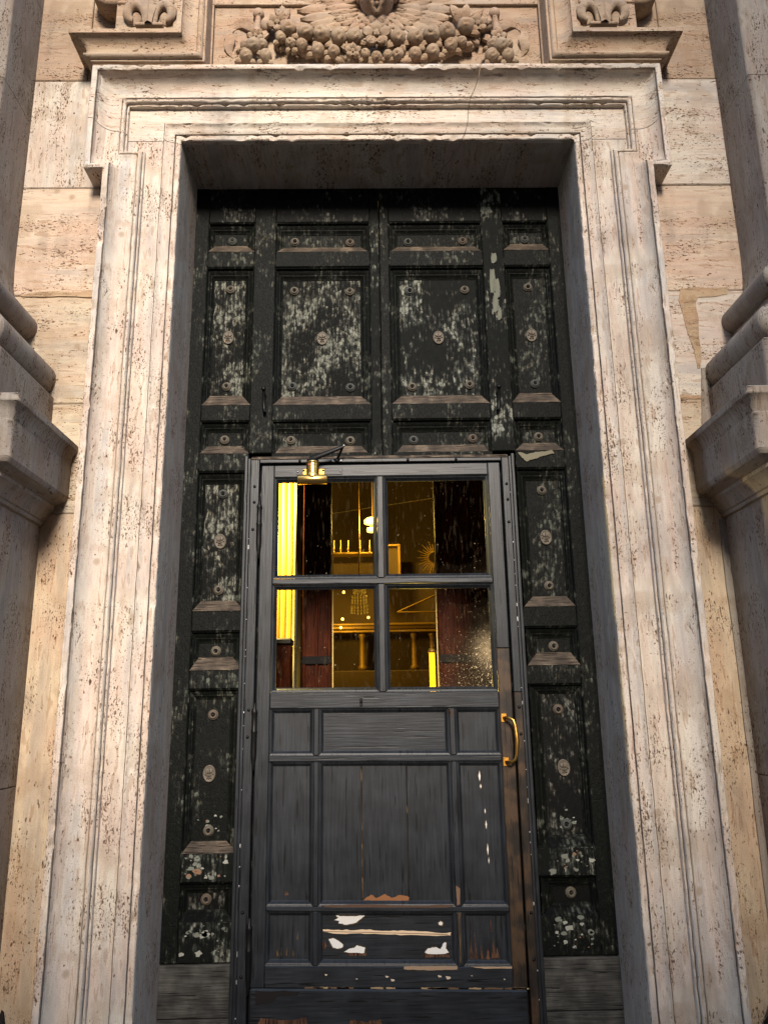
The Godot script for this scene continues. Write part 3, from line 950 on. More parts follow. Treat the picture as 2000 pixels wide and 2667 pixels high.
func build_cherub(o: Node3D) -> void:
	var c := Vector3(0.0, 4.728, 0.085)
	var R := Vector3(0.083, 0.122, 0.088)
	var g := func(d: Vector3, q: Vector3, w: float) -> float:
		return exp(-(d - q.normalized()).length_squared() / (w * w))
	var f := func(d: Vector3) -> float:
		var k := 1.0
		if d.z > -0.2:
			# brow, sockets, eyes and lids
			for q in [-1.0, 1.0]:
				k -= 0.13 * g.call(d, Vector3(q * 0.36, 0.14, 1), 0.15)
				k += 0.085 * g.call(d, Vector3(q * 0.36, 0.12, 1), 0.085)
				k += 0.07 * g.call(d, Vector3(q * 0.30, 0.34, 1), 0.12) + 0.05 * g.call(d, Vector3(q * 0.52, 0.30, 1), 0.12)
				k -= 0.03 * g.call(d, Vector3(q * 0.36, 0.045, 1), 0.04)
				k += 0.10 * g.call(d, Vector3(q * 0.52, -0.34, 0.9), 0.26)
				k += 0.10 * g.call(d, Vector3(q * 0.13, -0.22, 1), 0.06)
				k -= 0.07 * g.call(d, Vector3(q * 0.30, -0.52, 1), 0.055)
				k -= 0.05 * g.call(d, Vector3(q * 0.24, -0.32, 1), 0.07)
			# nose
			for t in 6:
				k += (0.05 + 0.022 * t) * g.call(d, Vector3(0, 0.22 - 0.075 * t, 1), 0.075 + 0.004 * t)
			k -= 0.10 * g.call(d, Vector3(0, -0.35, 1), 0.055)
			# mouth
			k += 0.10 * g.call(d, Vector3(0.09, -0.455, 1), 0.075) + 0.10 * g.call(d, Vector3(-0.09, -0.455, 1), 0.075)
			for t in 7:
				k -= 0.065 * g.call(d, Vector3((t - 3) * 0.075, -0.535 + 0.004 * (t - 3) * (t - 3), 1), 0.032)
			k += 0.12 * g.call(d, Vector3(0, -0.63, 1), 0.095)
			k -= 0.09 * g.call(d, Vector3(0, -0.80, 1), 0.09)
			k += 0.15 * g.call(d, Vector3(0, -1.12, 1), 0.20)
		return k
	var b := new_mb()
	b.ball(c, Basis(Vector3(1, 0, 0), 0.5) * Basis.from_scale(R), f, 120, 110)
	for s in [-1, 1]:
		b.ball(c + Vector3(s * 0.082, -0.01, -0.02), Basis.from_scale(Vector3(0.014, 0.026, 0.02)), null, 12, 8)
	b.ball(Vector3(0, 4.63, 0.04), Basis.from_scale(Vector3(0.05, 0.06, 0.04)), null, 14, 10)
	part(o, "cherub_head", b, M.carved)
	b = new_mb()
	var tilt := Basis(Vector3(1, 0, 0), 0.5)
	var made := 0
	for i in 400:
		var d := Vector3(rnd(i * 3) * 2.0 - 1.0, rnd(i * 3 + 1) * 2.0 - 1.0, rnd(i * 3 + 2) * 2.0 - 1.0)
		if d.length() > 1.0 or d.length() < 0.3:
			continue
		d = d.normalized()
		if d.z < -0.35 or d.y < -0.15 or d.y < 0.42 + d.z * 0.25 and absf(d.x) < 0.86:
			continue
		made += 1
		if made > 60:
			break
		var p := c + tilt * (R * d * 1.03)
		var nrm := (tilt * (d / R)).normalized()
		var u := nrm.cross(Vector3(0, 0, 1)).normalized()
		var w := nrm.cross(u)
		var path := PackedVector3Array()
		for t in 9:
			var q := t * 0.8 + rnd(i) * 6.0
			path.append(p + (u * cos(q) + w * sin(q)) * (0.019 - 0.0018 * t) + nrm * 0.0022 * t)
		b.tube(path, PackedFloat32Array([0.005, 0.007, 0.008, 0.008, 0.008, 0.007, 0.006, 0.005, 0.004]), 7)
	part(o, "curled_hair", b, M.carved)
	# wings: long flight feathers in layers, and the ruff of small ones under the chin
	for s in [-1, 1]:
		var w := new_mb()
		w.ball(Vector3(s * 0.16, 4.66, 0.015), Basis(Vector3(0, 0, 1), s * 0.15) * Basis.from_scale(Vector3(0.17, 0.085, 0.03)), null, 20, 12)
		part(o, "wing", w, M.carved)
		var wing: Node = o.get_child(o.get_child_count() - 1)
		for q in [[0.10, 4.735, 0.40, 4.745, 0.026, 0.030], [0.09, 4.705, 0.366, 4.682, 0.026, 0.031], [0.09, 4.675, 0.350, 4.636, 0.025, 0.030], [0.10, 4.652, 0.318, 4.600, 0.022, 0.029], [0.10, 4.632, 0.272, 4.566, 0.021, 0.028], [0.09, 4.612, 0.215, 4.545, 0.019, 0.027], [0.075, 4.595, 0.150, 4.527, 0.018, 0.026],
			[0.08, 4.725, 0.255, 4.722, 0.022, 0.040], [0.08, 4.697, 0.235, 4.680, 0.020, 0.040], [0.08, 4.672, 0.222, 4.652, 0.018, 0.040], [0.08, 4.650, 0.195, 4.622, 0.018, 0.039], [0.075, 4.632, 0.165, 4.594, 0.017, 0.038], [0.065, 4.615, 0.125, 4.565, 0.016, 0.037]]:
			var p := Vector3(s * q[0], q[1], q[5])
			var e := Vector3(s * q[2], q[3], q[5] - 0.004)
			var d := (e - p).normalized()
			var fb := new_mb()
			fb.loft(leaf_rows(p, d, Vector3(-d.y, d.x, 0).normalized(), Vector3(0, 0, 1), (e - p).length(), q[4] * 1.12, 0.010, 1.6), PackedInt32Array([1, 2, 2, 2, 2, 3]), Vector3(0, 0, 1))
			part(wing, "feather", fb, M.carved)
	var ruff := new_mb()
	ruff.ball(Vector3(0, 4.60, 0.012), Basis.from_scale(Vector3(0.13, 0.075, 0.025)), null, 20, 12)
	for ring in 3:
		for i in 9:
			var a := -PI / 2 + (i - 4) * 0.27 + (0.13 if ring % 2 else 0.0)
			var d := Vector3(cos(a), sin(a), 0)
			var p := Vector3(0, 4.665, 0.034 + 0.006 * (2 - ring)) + d * (0.040 + 0.026 * ring)
			ruff.loft(leaf_rows(p, d, Vector3(-d.y, d.x, 0), Vector3(0, 0, 1), 0.058, 0.024, 0.005, 1.7), PackedInt32Array([1, 2, 2, 2, 2, 3]), Vector3(0, 0, 1))
	part(o, "feather_ruff", ruff, M.carved)

func build_pedestal(s: int) -> void:
	var side := "left" if s < 0 else "right"
	var o := thing("column_pedestal", "travertine pedestal and column base standing %s of the doorway" % side, "pedestal", Vector3(s * 1.7, 0, 0.1), "pedestals beside the doorway")
	# outline: inset r from the cap's edge: inner side x = s*(1.21+r), front z = 0.545-r
	var ring := func(prof: PackedVector2Array, grp: PackedInt32Array, called: String, m: Material, amp := 0.0012) -> void:
		var b := new_mb()
		var rows := []
		var n := [18, 26, 4]
		for seg in 3:
			for i in n[seg] + (1 if seg == 2 else 0):
				var t = float(i) / n[seg]
				var row := PackedVector3Array()
				for q in prof:
					var xi: float = s * (1.21 + q.x)
					var xo: float = s * 2.45
					var zf := 0.545 - q.x
					if q.x > 0.09:
						zf = 0.595 - q.x
					var P := [Vector3(xi, q.y, -0.01), Vector3(xi, q.y, zf), Vector3(xo, q.y, zf), Vector3(xo, q.y, -0.01)]
					var p: Vector3 = P[seg].lerp(P[seg + 1], t)
					row.append(wear(p, amp))
				rows.append(row)
		b.loft(rows, grp, Vector3(-s, 0, 1))
		part(o, called, b, m)
	ring.call(PackedVector2Array([Vector2(0.05, 0.0), Vector2(0.05, 0.16), Vector2(0.053, 0.163), Vector2(0.07, 0.17), Vector2(0.085, 0.20), Vector2(0.105, 0.23), Vector2(0.12, 0.24), Vector2(0.12, 0.26)]), PackedInt32Array([1, 2, 3, 4, 4, 4, 5]), "pedestal_foot", M.grey_stone)
	ring.call(PackedVector2Array([Vector2(0.12, 0.25), Vector2(0.12, 1.31)]), PackedInt32Array([1]), "die", M.grey_stone, 0.002)
	ring.call(PackedVector2Array([Vector2(0.1215, 1.312), Vector2(0.1195, 1.315), Vector2(0.1195, 2.262)]), PackedInt32Array([1, 2]), "die", M.grey_stone, 0.002)
	ring.call(PackedVector2Array([Vector2(0.12, 2.262), Vector2(0.108, 2.266), Vector2(0.108, 2.280), Vector2(0.102, 2.283), Vector2(0.095, 2.300), Vector2(0.082, 2.318), Vector2(0.070, 2.330), Vector2(0.070, 2.343), Vector2(0.064, 2.346), Vector2(0.030, 2.362), Vector2(0.026, 2.368), Vector2(0.024, 2.374), Vector2(0.022, 2.380), Vector2(0.022, 2.503), Vector2(0.0245, 2.506), Vector2(0.0245, 2.512), Vector2(0.022, 2.520), Vector2(0.020, 2.535), Vector2(0.014, 2.550), Vector2(0.006, 2.560), Vector2(0.001, 2.565), Vector2(0.0, 2.569), Vector2(0.0, 2.588), Vector2(0.004, 2.592), Vector2(0.14, 2.594)]),
		PackedInt32Array([1, 2, 3, 4, 4, 4, 5, 6, 7, 8, 8, 9, 10, 11, 12, 13, 13, 13, 13, 14, 15, 16, 17, 18]), "cap", M.grey_stone)
	ring.call(PackedVector2Array([Vector2(0.115, 2.590), Vector2(0.115, 2.795), Vector2(0.119, 2.800), Vector2(0.15, 2.8005)]), PackedInt32Array([1, 2, 3]), "plinth", M.grey_stone)
	var p := PackedVector2Array([Vector2(0.15, 2.798)])
	for i in 11:
		var a := -PI / 2 + PI * i / 10.0
		p.append(Vector2(0.183 - 0.070 * cos(a), 2.874 + 0.073 * sin(a)))
	p.append(Vector2(0.20, 2.948))
	var gr := PackedInt32Array()
	for i in p.size():
		gr.append(2)
	ring.call(p, gr, "lower_torus", M.grey_stone)
	ring.call(PackedVector2Array([Vector2(0.185, 2.944), Vector2(0.180, 2.950), Vector2(0.180, 2.964), Vector2(0.196, 2.967), Vector2(0.222, 2.982), Vector2(0.232, 3.005), Vector2(0.235, 3.022), Vector2(0.250, 3.026), Vector2(0.250, 3.050), Vector2(0.27, 3.052)]), PackedInt32Array([1, 2, 3, 4, 4, 4, 5, 6, 7]), "scotia", M.grey_stone)
	p = PackedVector2Array([Vector2(0.27, 3.050)])
	for i in 11:
		var a := -PI / 2 + PI * i / 10.0
		p.append(Vector2(0.263 - 0.054 * cos(a), 3.106 + 0.055 * sin(a)))
	p.append(Vector2(0.29, 3.162))
	ring.call(p, gr, "upper_torus", M.grey_stone)
	ring.call(PackedVector2Array([Vector2(0.282, 3.158), Vector2(0.276, 3.163), Vector2(0.276, 3.190), Vector2(0.288, 3.196), Vector2(0.304, 3.215), Vector2(0.316, 3.245), Vector2(0.324, 3.29), Vector2(0.328, 3.35), Vector2(0.33, 3.42), Vector2(0.33, 4.10)]), PackedInt32Array([1, 2, 3, 4, 4, 4, 4, 4, 5]), "pilaster_shaft", M.grey_stone)
	ring.call(PackedVector2Array([Vector2(0.332, 4.102), Vector2(0.33, 4.105), Vector2(0.33, 4.70)]), PackedInt32Array([1, 2]), "pilaster_shaft", M.grey_stone)
	ring.call(PackedVector2Array([Vector2(0.332, 4.702), Vector2(0.33, 4.705), Vector2(0.33, 8.98)]), PackedInt32Array([1, 2]), "pilaster_shaft", M.grey_stone)
	var b := new_mb()
	b.span(s * 1.56, s * 2.44, 0.3, 8.98, -0.01, 0.23, 0.0)
	part(o, "pier_core", b, M.joint)
	# eaten-away dark stone low down in the corner by the wall
	b = new_mb()
	var f := func(d: Vector3) -> float:
		return 1.0 + 0.35 * fn.get_noise_3dv(d * 1.7 + Vector3(s * 3, 0, 0)) + 0.15 * fn.get_noise_3dv(d * 6.0)
	b.ball(Vector3(s * 1.315, 0.40, 0.03), Basis.from_scale(Vector3(0.085, 0.185, 0.075)), f, 28, 24)
	part(o, "crumbled_stone", b, plain(Color(0.13, 0.12, 0.11), 0.95))
	# pedestal's cast shadow, painted as grey strips on the wall
	if s > 0:
		b = new_mb()
		b.plate(rough_outline([[1.285, 2.66], [1.30, 2.80], [1.31, 2.90], [1.345, 2.90], [1.345, 2.60], [1.28, 2.60]], 0.006, 3), 0.003, 0.007)
		b.plate(rough_outline([[1.305, 2.26], [1.34, 2.26], [1.34, 0.4], [1.305, 0.4]], 0.008, 14), 0.003, 0.007)
		part(o, "shadow_strip", b, M.grey_stone)

# ---------------------------------------------------------------- the great door
const ZD := -0.33
var stud_mesh: ArrayMesh
var stud_core: ArrayMesh
var medal_mesh: ArrayMesh

func door_meshes() -> void:
	var b := new_mb()
	b.lathe(PackedVector2Array([Vector2(0.0215, 0.0), Vector2(0.0215, 0.005), Vector2(0.019, 0.0085), Vector2(0.0165, 0.0095), Vector2(0.0155, 0.0135), Vector2(0.0135, 0.0165), Vector2(0.0115, 0.0170), Vector2(0.0100, 0.0160), Vector2(0.0085, 0.006), Vector2(0.0, 0.0055)]), Basis.IDENTITY, Vector3.ZERO, 22)
	stud_mesh = b.mesh()
	b = new_mb()
	b.lathe(PackedVector2Array([Vector2(0.0078, 0.004), Vector2(0.0078, 0.010), Vector2(0.005, 0.0145), Vector2(0.0, 0.016)]), Basis.IDENTITY, Vector3.ZERO, 4, -1)
	stud_core = b.mesh()
	b = new_mb()
	var sc := Basis.from_scale(Vector3(0.76, 1.0, 1.0))
	b.lathe(PackedVector2Array([Vector2(0.0335, 0.0), Vector2(0.0335, 0.006), Vector2(0.0315, 0.0085), Vector2(0.0290, 0.0085), Vector2(0.0275, 0.0065), Vector2(0.018, 0.0085), Vector2(0.0, 0.0095)]), sc, Vector3.ZERO, 28)
	for q in [[0.0, 0.010, 0.0045, 0.0135, 0.0], [-0.0095, 0.006, 0.0035, 0.0095, 0.75], [0.0095, 0.006, 0.0035, 0.0095, -0.75], [-0.0145, -0.002, 0.0034, 0.0034, 0.0], [0.0145, -0.002, 0.0034, 0.0034, 0.0], [0.0, -0.007, 0.0110, 0.0022, 0.0], [-0.006, -0.0155, 0.0028, 0.0060, -0.6], [0.006, -0.0155, 0.0028, 0.0060, 0.6], [0.0, -0.0165, 0.0022, 0.007, 0.0]]:
		var e := ellip(Vector3(q[0], q[1], 0.0085), Vector3(q[2], q[3], 0.0075), q[4])
		b.ball(e[0], e[1], null, 10, 8)
	medal_mesh = b.mesh()

# four mitred sides of a panel frame; side: 0 top, 1 bottom, 2 left, 3 right
func frame_side(ox0: float, ox1: float, oy0: float, oy1: float, ix0: float, ix1: float, iy0: float, iy1: float, which: int, prof: PackedVector2Array) -> MB:
	var b := new_mb()
	var rows := []
	var n := 14
	for i in n + 1:
		var t := float(i) / n
		var row := PackedVector3Array()
		for q in prof:
			var x0 := lerpf(ox0, ix0, q.x)
			var x1 := lerpf(ox1, ix1, q.x)
			var y0 := lerpf(oy0, iy0, q.x)
			var y1 := lerpf(oy1, iy1, q.x)
			var a := Vector3(x0, y1, ZD + q.y)
			var c := Vector3(x1, y1, ZD + q.y)
			if which == 1:
				a = Vector3(x0, y0, ZD + q.y); c = Vector3(x1, y0, ZD + q.y)
			elif which == 2:
				a = Vector3(x0, y0, ZD + q.y); c = Vector3(x0, y1, ZD + q.y)
			elif which == 3:
				a = Vector3(x1, y0, ZD + q.y); c = Vector3(x1, y1, ZD + q.y)
			row.append(wear(a.lerp(c, t), 0.0008))
		rows.append(row)
	b.loft(rows, PackedInt32Array([1, 2, 3, 3, 4, 5, 5, 6]), Vector3(0, 0, 1))
	return b

func door_panel(o: Node3D, ox0: float, ox1: float, oy0: float, oy1: float, ix0: float, ix1: float, iy0: float, iy1: float, face: Material, trim: Material, studs: Array, medals: Array, ledge: Material) -> void:
	var b := new_mb()
	b.span(ix0 - 0.004, ix1 + 0.004, iy0 - 0.004, iy1 + 0.004, ZD - 0.065, ZD - 0.045, 0.0)
	var p := part(o, "panel", b, face)
	var prof := PackedVector2Array([Vector2(0.0, -0.002), Vector2(0.10, -0.006), Vector2(0.14, -0.017), Vector2(0.34, -0.020), Vector2(0.52, -0.028), Vector2(0.62, -0.029), Vector2(0.80, -0.040), Vector2(0.93, -0.042), Vector2(1.0, -0.047)])
	var bev := PackedVector2Array([Vector2(0.0, -0.001), Vector2(0.06, -0.003), Vector2(0.35, -0.017), Vector2(0.55, -0.026), Vector2(0.60, -0.028), Vector2(0.75, -0.036), Vector2(0.88, -0.041), Vector2(0.95, -0.043), Vector2(1.0, -0.047)])
	for w in [0, 2, 3]:
		part(p, "moulding", frame_side(ox0, ox1, oy0, oy1, ix0, ix1, iy0, iy1, w, prof), trim)
	part(p, "lower_bevel", frame_side(ox0, ox1, oy0, oy1, ix0, ix1, iy0, iy1, 1, bev), ledge)
	for q in studs:
		var id := int(q[1] * 1000.0 + q[0] * 300.0)
		var lean := Vector3((rnd(id) - 0.5) * 0.22, (rnd(id + 7) - 0.5) * 0.22, rnd(id + 3) * 6.0)
		put(p, "stud", stud_mesh, [M.stud, M.stud_b, M.stud, M.stud_c][int(rnd(id + 5) * 3.99)], Vector3(q[0], q[1], ZD - 0.045), lean)
		put(p, "nail_head", stud_core, M.iron, Vector3(q[0], q[1], ZD - 0.045), Vector3(0, 0, rnd(int(q[1] * 777)) * 3.0))
	for q in medals:
		put(p, "lily_medallion", medal_mesh, M.medal, Vector3(q[0], q[1], ZD - 0.045), Vector3(0, 0, (rnd(int(q[1] * 999 + q[0] * 50)) - 0.5) * 0.16))

func build_door(s: int) -> void:
	if s < 0:
		door_meshes()
	var side := "left" if s < 0 else "right"
	var o := thing("great_door_leaf", "%s leaf of the old dark green wooden door with peeling panels and round studs" % side, "door leaf", Vector3(s * 0.44, 0.13, ZD - 0.02), "leaves of the great wooden door")
	var X := func(a: float) -> float:
		return s * a
	# rails and stiles
	var bar := func(called: String, x0: float, x1: float, y0: float, y1: float, m: Material, dz := 0.0) -> void:
		var b := new_mb()
		b.span(s * x0, s * x1, y0, y1, ZD - 0.075, ZD + dz, 0.003)
		part(o, called, b, m)
	var mid = M.dark_paint
	var seam := 0.0022
	bar.call("stile", 0.807, 0.885, 0.638, 4.03, mid, 0.0015)
	bar.call("stile", 0.489, 0.588, 2.664, 4.03, M.patchy if s > 0 else mid, 0.0015)
	bar.call("stile", seam, 0.045, 2.62, 4.03, M.patchy if s < 0 else mid, 0.0)
	var narrow := [[0.588, 0.807], [0.045, 0.489]]
	for c in 2:
		var x0: float = narrow[c][0] + 0.0006
		var x1: float = narrow[c][1] - 0.0006
		bar.call("rail", x0, x1, 3.8235, 4.03, M.old_paint)
		bar.call("rail", x0, x1, 3.5855, 3.6665, mid)
		bar.call("rail", x0, x1, 2.8185, 2.8925, mid)
		bar.call("rail", x0, x1, 2.56 if c else 2.584, 2.6635, mid)
	bar.call("rail", 0.55, 0.8064, 1.887, 1.970, mid)
	bar.call("rail", 0.55, 0.8064, 1.651, 1.726, mid)
	bar.call("rail", 0.55, 0.8064, 0.920, 1.023, M.patchy)
	bar.call("rail", 0.55, 0.8064, 0.638, 0.779, M.patchy if s < 0 else mid)
	var bk := new_mb()
	bk.span(0.0 if s < 0 else 0.0005, s * 0.885, 2.60, 4.03, ZD - 0.095, ZD - 0.078, 0.0)
	bk.span(s * 0.53, s * 0.885, 0.13, 2.60, ZD - 0.095, ZD - 0.078, 0.0)
	part(o, "backing", bk, M.old_paint)
	# kick planks, weathered
	for q in [[0.455, 0.634], [0.268, 0.4515], [0.135, 0.2645]]:
		bar.call("kick_plank", 0.55, 0.885, q[0], q[1], M.kick, 0.006 + 0.003 * rnd(int(q[0] * 100)))
	# panels
	var fl = M.flaked
	var dk = M.dark_paint
	var od = M.old_paint
	var add := func(x0: float, x1: float, y0: float, y1: float, i0: float, i1: float, j0: float, j1: float, face: Material, st: Array, md: Array, ledge: Material) -> void:
		var ss := []
		for q in st:
			ss.append([s * q[0], q[1]])
		var mm := []
		for q in md:
			mm.append([s * q[0], q[1]])
		if s > 0:
			door_panel(o, x0, x1, y0, y1, i0, i1, j0, j1, face, dk, ss, mm, ledge)
		else:
			door_panel(o, -x1, -x0, y0, y1, -i1, -i0, j0, j1, face, dk, ss, mm, ledge)
	add.call(0.588, 0.807, 3.667, 3.823, 0.634, 0.786, 3.727, 3.785, dk, [[0.702, 3.748]], [], M.bare)
	add.call(0.045, 0.489, 3.660, 3.823, 0.090, 0.455, 3.716, 3.776, dk, [[0.403, 3.742], [0.139, 3.737]], [], M.bare)
	add.call(0.588, 0.807, 2.893, 3.585, 0.634, 0.778, 2.957, 3.538, fl if s < 0 else dk, [[0.702, 3.491], [0.705, 2.999]], [[0.705, 3.243]], M.bare)
	add.call(0.045, 0.489, 2.889, 3.582, 0.094, 0.454, 2.950, 3.533, fl if s < 0 else M.patchy, [[0.402, 3.481], [0.141, 3.476], [0.405, 2.997], [0.141, 2.989]], [[0.270, 3.235]], M.bare)
	add.call(0.588, 0.807, 2.664, 2.818, 0.636, 0.778, 2.715, 2.774, dk, [[0.705, 2.742]], [], M.bare)
	add.call(0.045, 0.489, 2.640, 2.818, 0.094, 0.455, 2.711, 2.768, M.patchy if s < 0 else dk, [[0.408, 2.737], [0.142, 2.732]], [], M.bare)
	add.call(0.588, 0.807, 1.971, 2.583, 0.637, 0.780, 2.020, 2.533, fl if s < 0 else dk, [[0.703, 2.490], [0.707, 2.064]], [[0.708, 2.277]], M.bare)
	add.call(0.588, 0.807, 1.727, 1.886, 0.640, 0.780, 1.783, 1.838, dk, [[0.709, 1.807]], [], M.bare)
	add.call(0.588, 0.807, 1.024, 1.650, 0.643, 0.780, 1.064, 1.608, dk if s < 0 else od, [[0.711, 1.548], [0.713, 1.102]], [[0.718, 1.318]], M.bare if s < 0 else dk)
	add.call(0.588, 0.807, 0.780, 0.919, 0.643, 0.786, 0.816, 0.872, od, [[0.712, 0.851]], [], dk)
	# iron hook on the middle stile
	var b := new_mb()
	var hx := s * 0.524
	b.tube(PackedVector3Array([Vector3(hx, 2.935, ZD), Vector3(hx, 2.94, ZD + 0.03), Vector3(hx, 2.948, ZD + 0.045)]), PackedFloat32Array([0.006, 0.006, 0.008]), 10)
	b.ball(Vector3(hx, 2.950, ZD + 0.046), Basis.from_scale(Vector3(0.011, 0.010, 0.010)), null, 12, 8)
	b.tube(PackedVector3Array([Vector3(hx, 2.945, ZD + 0.040), Vector3(hx + s * 0.001, 2.91, ZD + 0.022), Vector3(hx, 2.87, ZD + 0.016), Vector3(hx - s * 0.004, 2.845, ZD + 0.022), Vector3(hx - s * 0.007, 2.85, ZD + 0.034)]), PackedFloat32Array([0.007, 0.007, 0.008, 0.007, 0.004]), 10)
	part(o, "iron_hook", b, M.iron)
	# curls of loose paint
	var curl := plain(Color(0.38, 0.385, 0.34), 0.85)
	if s > 0:
		b = new_mb()
		for q in [[0.545, 3.46, 0.10, 0.016], [0.528, 3.50, 0.12, 0.014], [0.536, 3.38, 0.08, 0.013], [0.552, 3.33, 0.06, 0.010], [0.540, 3.62, 0.05, 0.014]]:
			var rows := []
			for i in 7:
				var t := i / 6.0
				var cw = q[3] * (1.0 - 0.5 * absf(t - 0.45))
				rows.append(PackedVector3Array([Vector3(q[0] - cw, q[1] + (t - 0.5) * q[2], ZD + 0.004 + 0.008 * t), Vector3(q[0], q[1] + (t - 0.5) * q[2], ZD + 0.003), Vector3(q[0] + cw, q[1] + (t - 0.5) * q[2] + 0.004, ZD + 0.005 + 0.010 * (1.0 - t))]))
			b = new_mb()
			b.loft(rows, PackedInt32Array([1, 1]), Vector3(0, 0, 1))
			part(o, "paint_curl", b, curl)
		b = new_mb()
		b.plate(rough_outline([[0.60, 2.655], [0.64, 2.645], [0.69, 2.655], [0.75, 2.66], [0.76, 2.648], [0.71, 2.635], [0.655, 2.618], [0.635, 2.612], [0.615, 2.628]], 0.006, 4), ZD + 0.002, ZD + 0.006)
		part(o, "paint_curl", b, plain(Color(0.42, 0.40, 0.33), 0.8))
	# scabs of pale primer low on the door
	var mats := [plain(Color(0.54, 0.54, 0.50), 0.85), plain(Color(0.40, 0.41, 0.37), 0.85), plain(Color(0.47, 0.36, 0.28), 0.9)]
	for m in 3:
		b = new_mb()
		for i in [18, 26, 7][m]:
			var k = i * 3 + m * 200 + (s + 1) * 500
			var zone := rnd(k + 5)
			var x := 0.625 + 0.17 * rnd(k)
			var y := 0.0
			var z := ZD + 0.0008
			if zone < 0.45:
				y = 0.935 + 0.08 * rnd(k + 1)
			elif zone < 0.8:
				y = 0.66 + 0.11 * rnd(k + 1)
			else:
				y = 1.08 + 0.08 * rnd(k + 1)
				x = 0.655 + 0.11 * rnd(k)
				z = ZD - 0.0442
			if s > 0 and m == 0 and rnd(k + 8) < 0.5:
				continue
			var r := 0.002 + 0.010 * pow(rnd(k + 2), 3.0)
			var poly := PackedVector2Array()
			for a in 9:
				var rr := r * (0.55 + 0.7 * rnd(k + a * 11))
				poly.append(Vector2(s * x + cos(TAU * a / 9.0) * rr * 1.5, y + sin(TAU * a / 9.0) * rr))
			b.plate(poly, z - 0.002, z + 0.0006 + 0.0006 * m)
		var sc := part(o, "primer_scabs", b, mats[m])
		sc.set_meta("kind", "stuff")

# ---------------------------------------------------------------- the glazed door
const ZF := -0.292
const ZL := -0.288

func bolt(parent: Node, x: float, y: float, z: float, r := 0.0062) -> void:
	var b := new_mb()
	b.lathe(PackedVector2Array([Vector2(r, 0.0), Vector2(r, 0.003), Vector2(r * 0.75, 0.0055), Vector2(0.0, 0.0065)]), Basis.IDENTITY, Vector3(x, y, z), 12)
	part(parent, "bolt", b, M.iron)

func build_wicket_frame() -> void:
	var o := thing("door_frame", "dark grey frame of the small glazed door fixed across both great leaves", "door frame", Vector3(0, 0.13, ZF))
	var x0 := -0.603
	var x1 := 0.580
	var yt := 2.648
	# outer trim strips
	for q in [[0.0, 0.016, -0.020], [0.017, 0.030, -0.008]]:
		var a: float = q[0]
		var c: float = q[1]
		var b := new_mb()
		b.span(x0 + a, x0 + c, 0.13, yt - a, ZD - 0.05, ZF + q[2], 0.004)
		part(o, "trim_strip", b, M.wicket)
		b = new_mb()
		b.span(x1 - c, x1 - a, 0.13, yt - a, ZD - 0.05, ZF + q[2], 0.004)
		part(o, "trim_strip", b, M.wicket)
		if a > 0.01:
			b = new_mb()
			b.span(x0 + c + 0.0005, x1 - c - 0.0005, yt - 0.024, yt - 0.010, ZD - 0.05, ZF + q[2], 0.004)
			part(o, "trim_strip", b, M.bare)
	for q in [[-0.548, -0.512], [0.496, 0.532]]:
		var rb := new_mb()
		rb.span(q[0], q[1], 0.13, 2.622, ZL - 0.075, ZL - 0.050, 0.002)
		part(o, "rebate_stop", rb, M.old_paint)
	var bl := new_mb()
	bl.span(x0 + 0.0305, -0.534, 0.13, 2.622, ZD - 0.06, ZF, 0.003)
	part(o, "jamb", bl, M.wicket)
	bl = new_mb()
	bl.span(0.518, x1 - 0.0305, 1.62, 2.622, ZD - 0.06, ZF, 0.003)
	part(o, "jamb", bl, M.wicket)
	bl = new_mb()
	bl.span(0.518, x1 - 0.0305, 0.13, 1.6195, ZD - 0.06, ZF, 0.003)
	part(o, "jamb", bl, M.worn)
	bl = new_mb()
	bl.span(-0.5335, 0.5175, 2.606, 2.6225, ZD - 0.06, ZF - 0.0005, 0.003)
	bl.span(-0.5335, 0.5175, 2.570, 2.6055, ZL - 0.078, ZL - 0.052, 0.002)
	part(o, "head", bl, M.wicket_h)
	for q in [[-0.553, 2.50], [-0.556, 2.31], [-0.553, 2.43], [-0.554, 1.565], [-0.556, 1.46], [-0.557, 0.82], [-0.556, 0.60], [0.535, 2.50], [0.537, 2.43], [0.536, 2.33], [0.536, 1.56], [0.537, 1.455], [0.538, 0.80], [0.538, 0.64], [-0.36, 2.6145], [0.11, 2.6135], [0.32, 2.6135]]:
		bolt(o, q[0], q[1], ZF)
	# pale chips along the trim edge
	for s in [-1, 1]:
		var b := new_mb()
		for i in 20:
			var y := 0.35 + 2.15 * rnd(i * 4 + s)
			var hh := 0.002 + 0.018 * pow(rnd(i * 9 + 3), 3.0)
			var xc := (x0 + 0.0303) if s < 0 else (x1 - 0.0303)
			b.box(Vector3(xc, y, ZF - 0.003), Vector3(0.0022 * (0.5 + rnd(i)), hh, 0.0125), 0.0008)
		var c := part(o, "paint_chips", b, M.white)
		c.set_meta("kind", "stuff")

func leaf_bar(o: Node, called: String, x0: float, x1: float, y0: float, y1: float, m: Material, zf := ZL, zb := ZL - 0.045, bev := 0.003) -> MeshInstance3D:
	var b := new_mb(true)
	b.span(x0, x1, y0, y1, zb, zf, bev)
	return part(o, called, b, m)

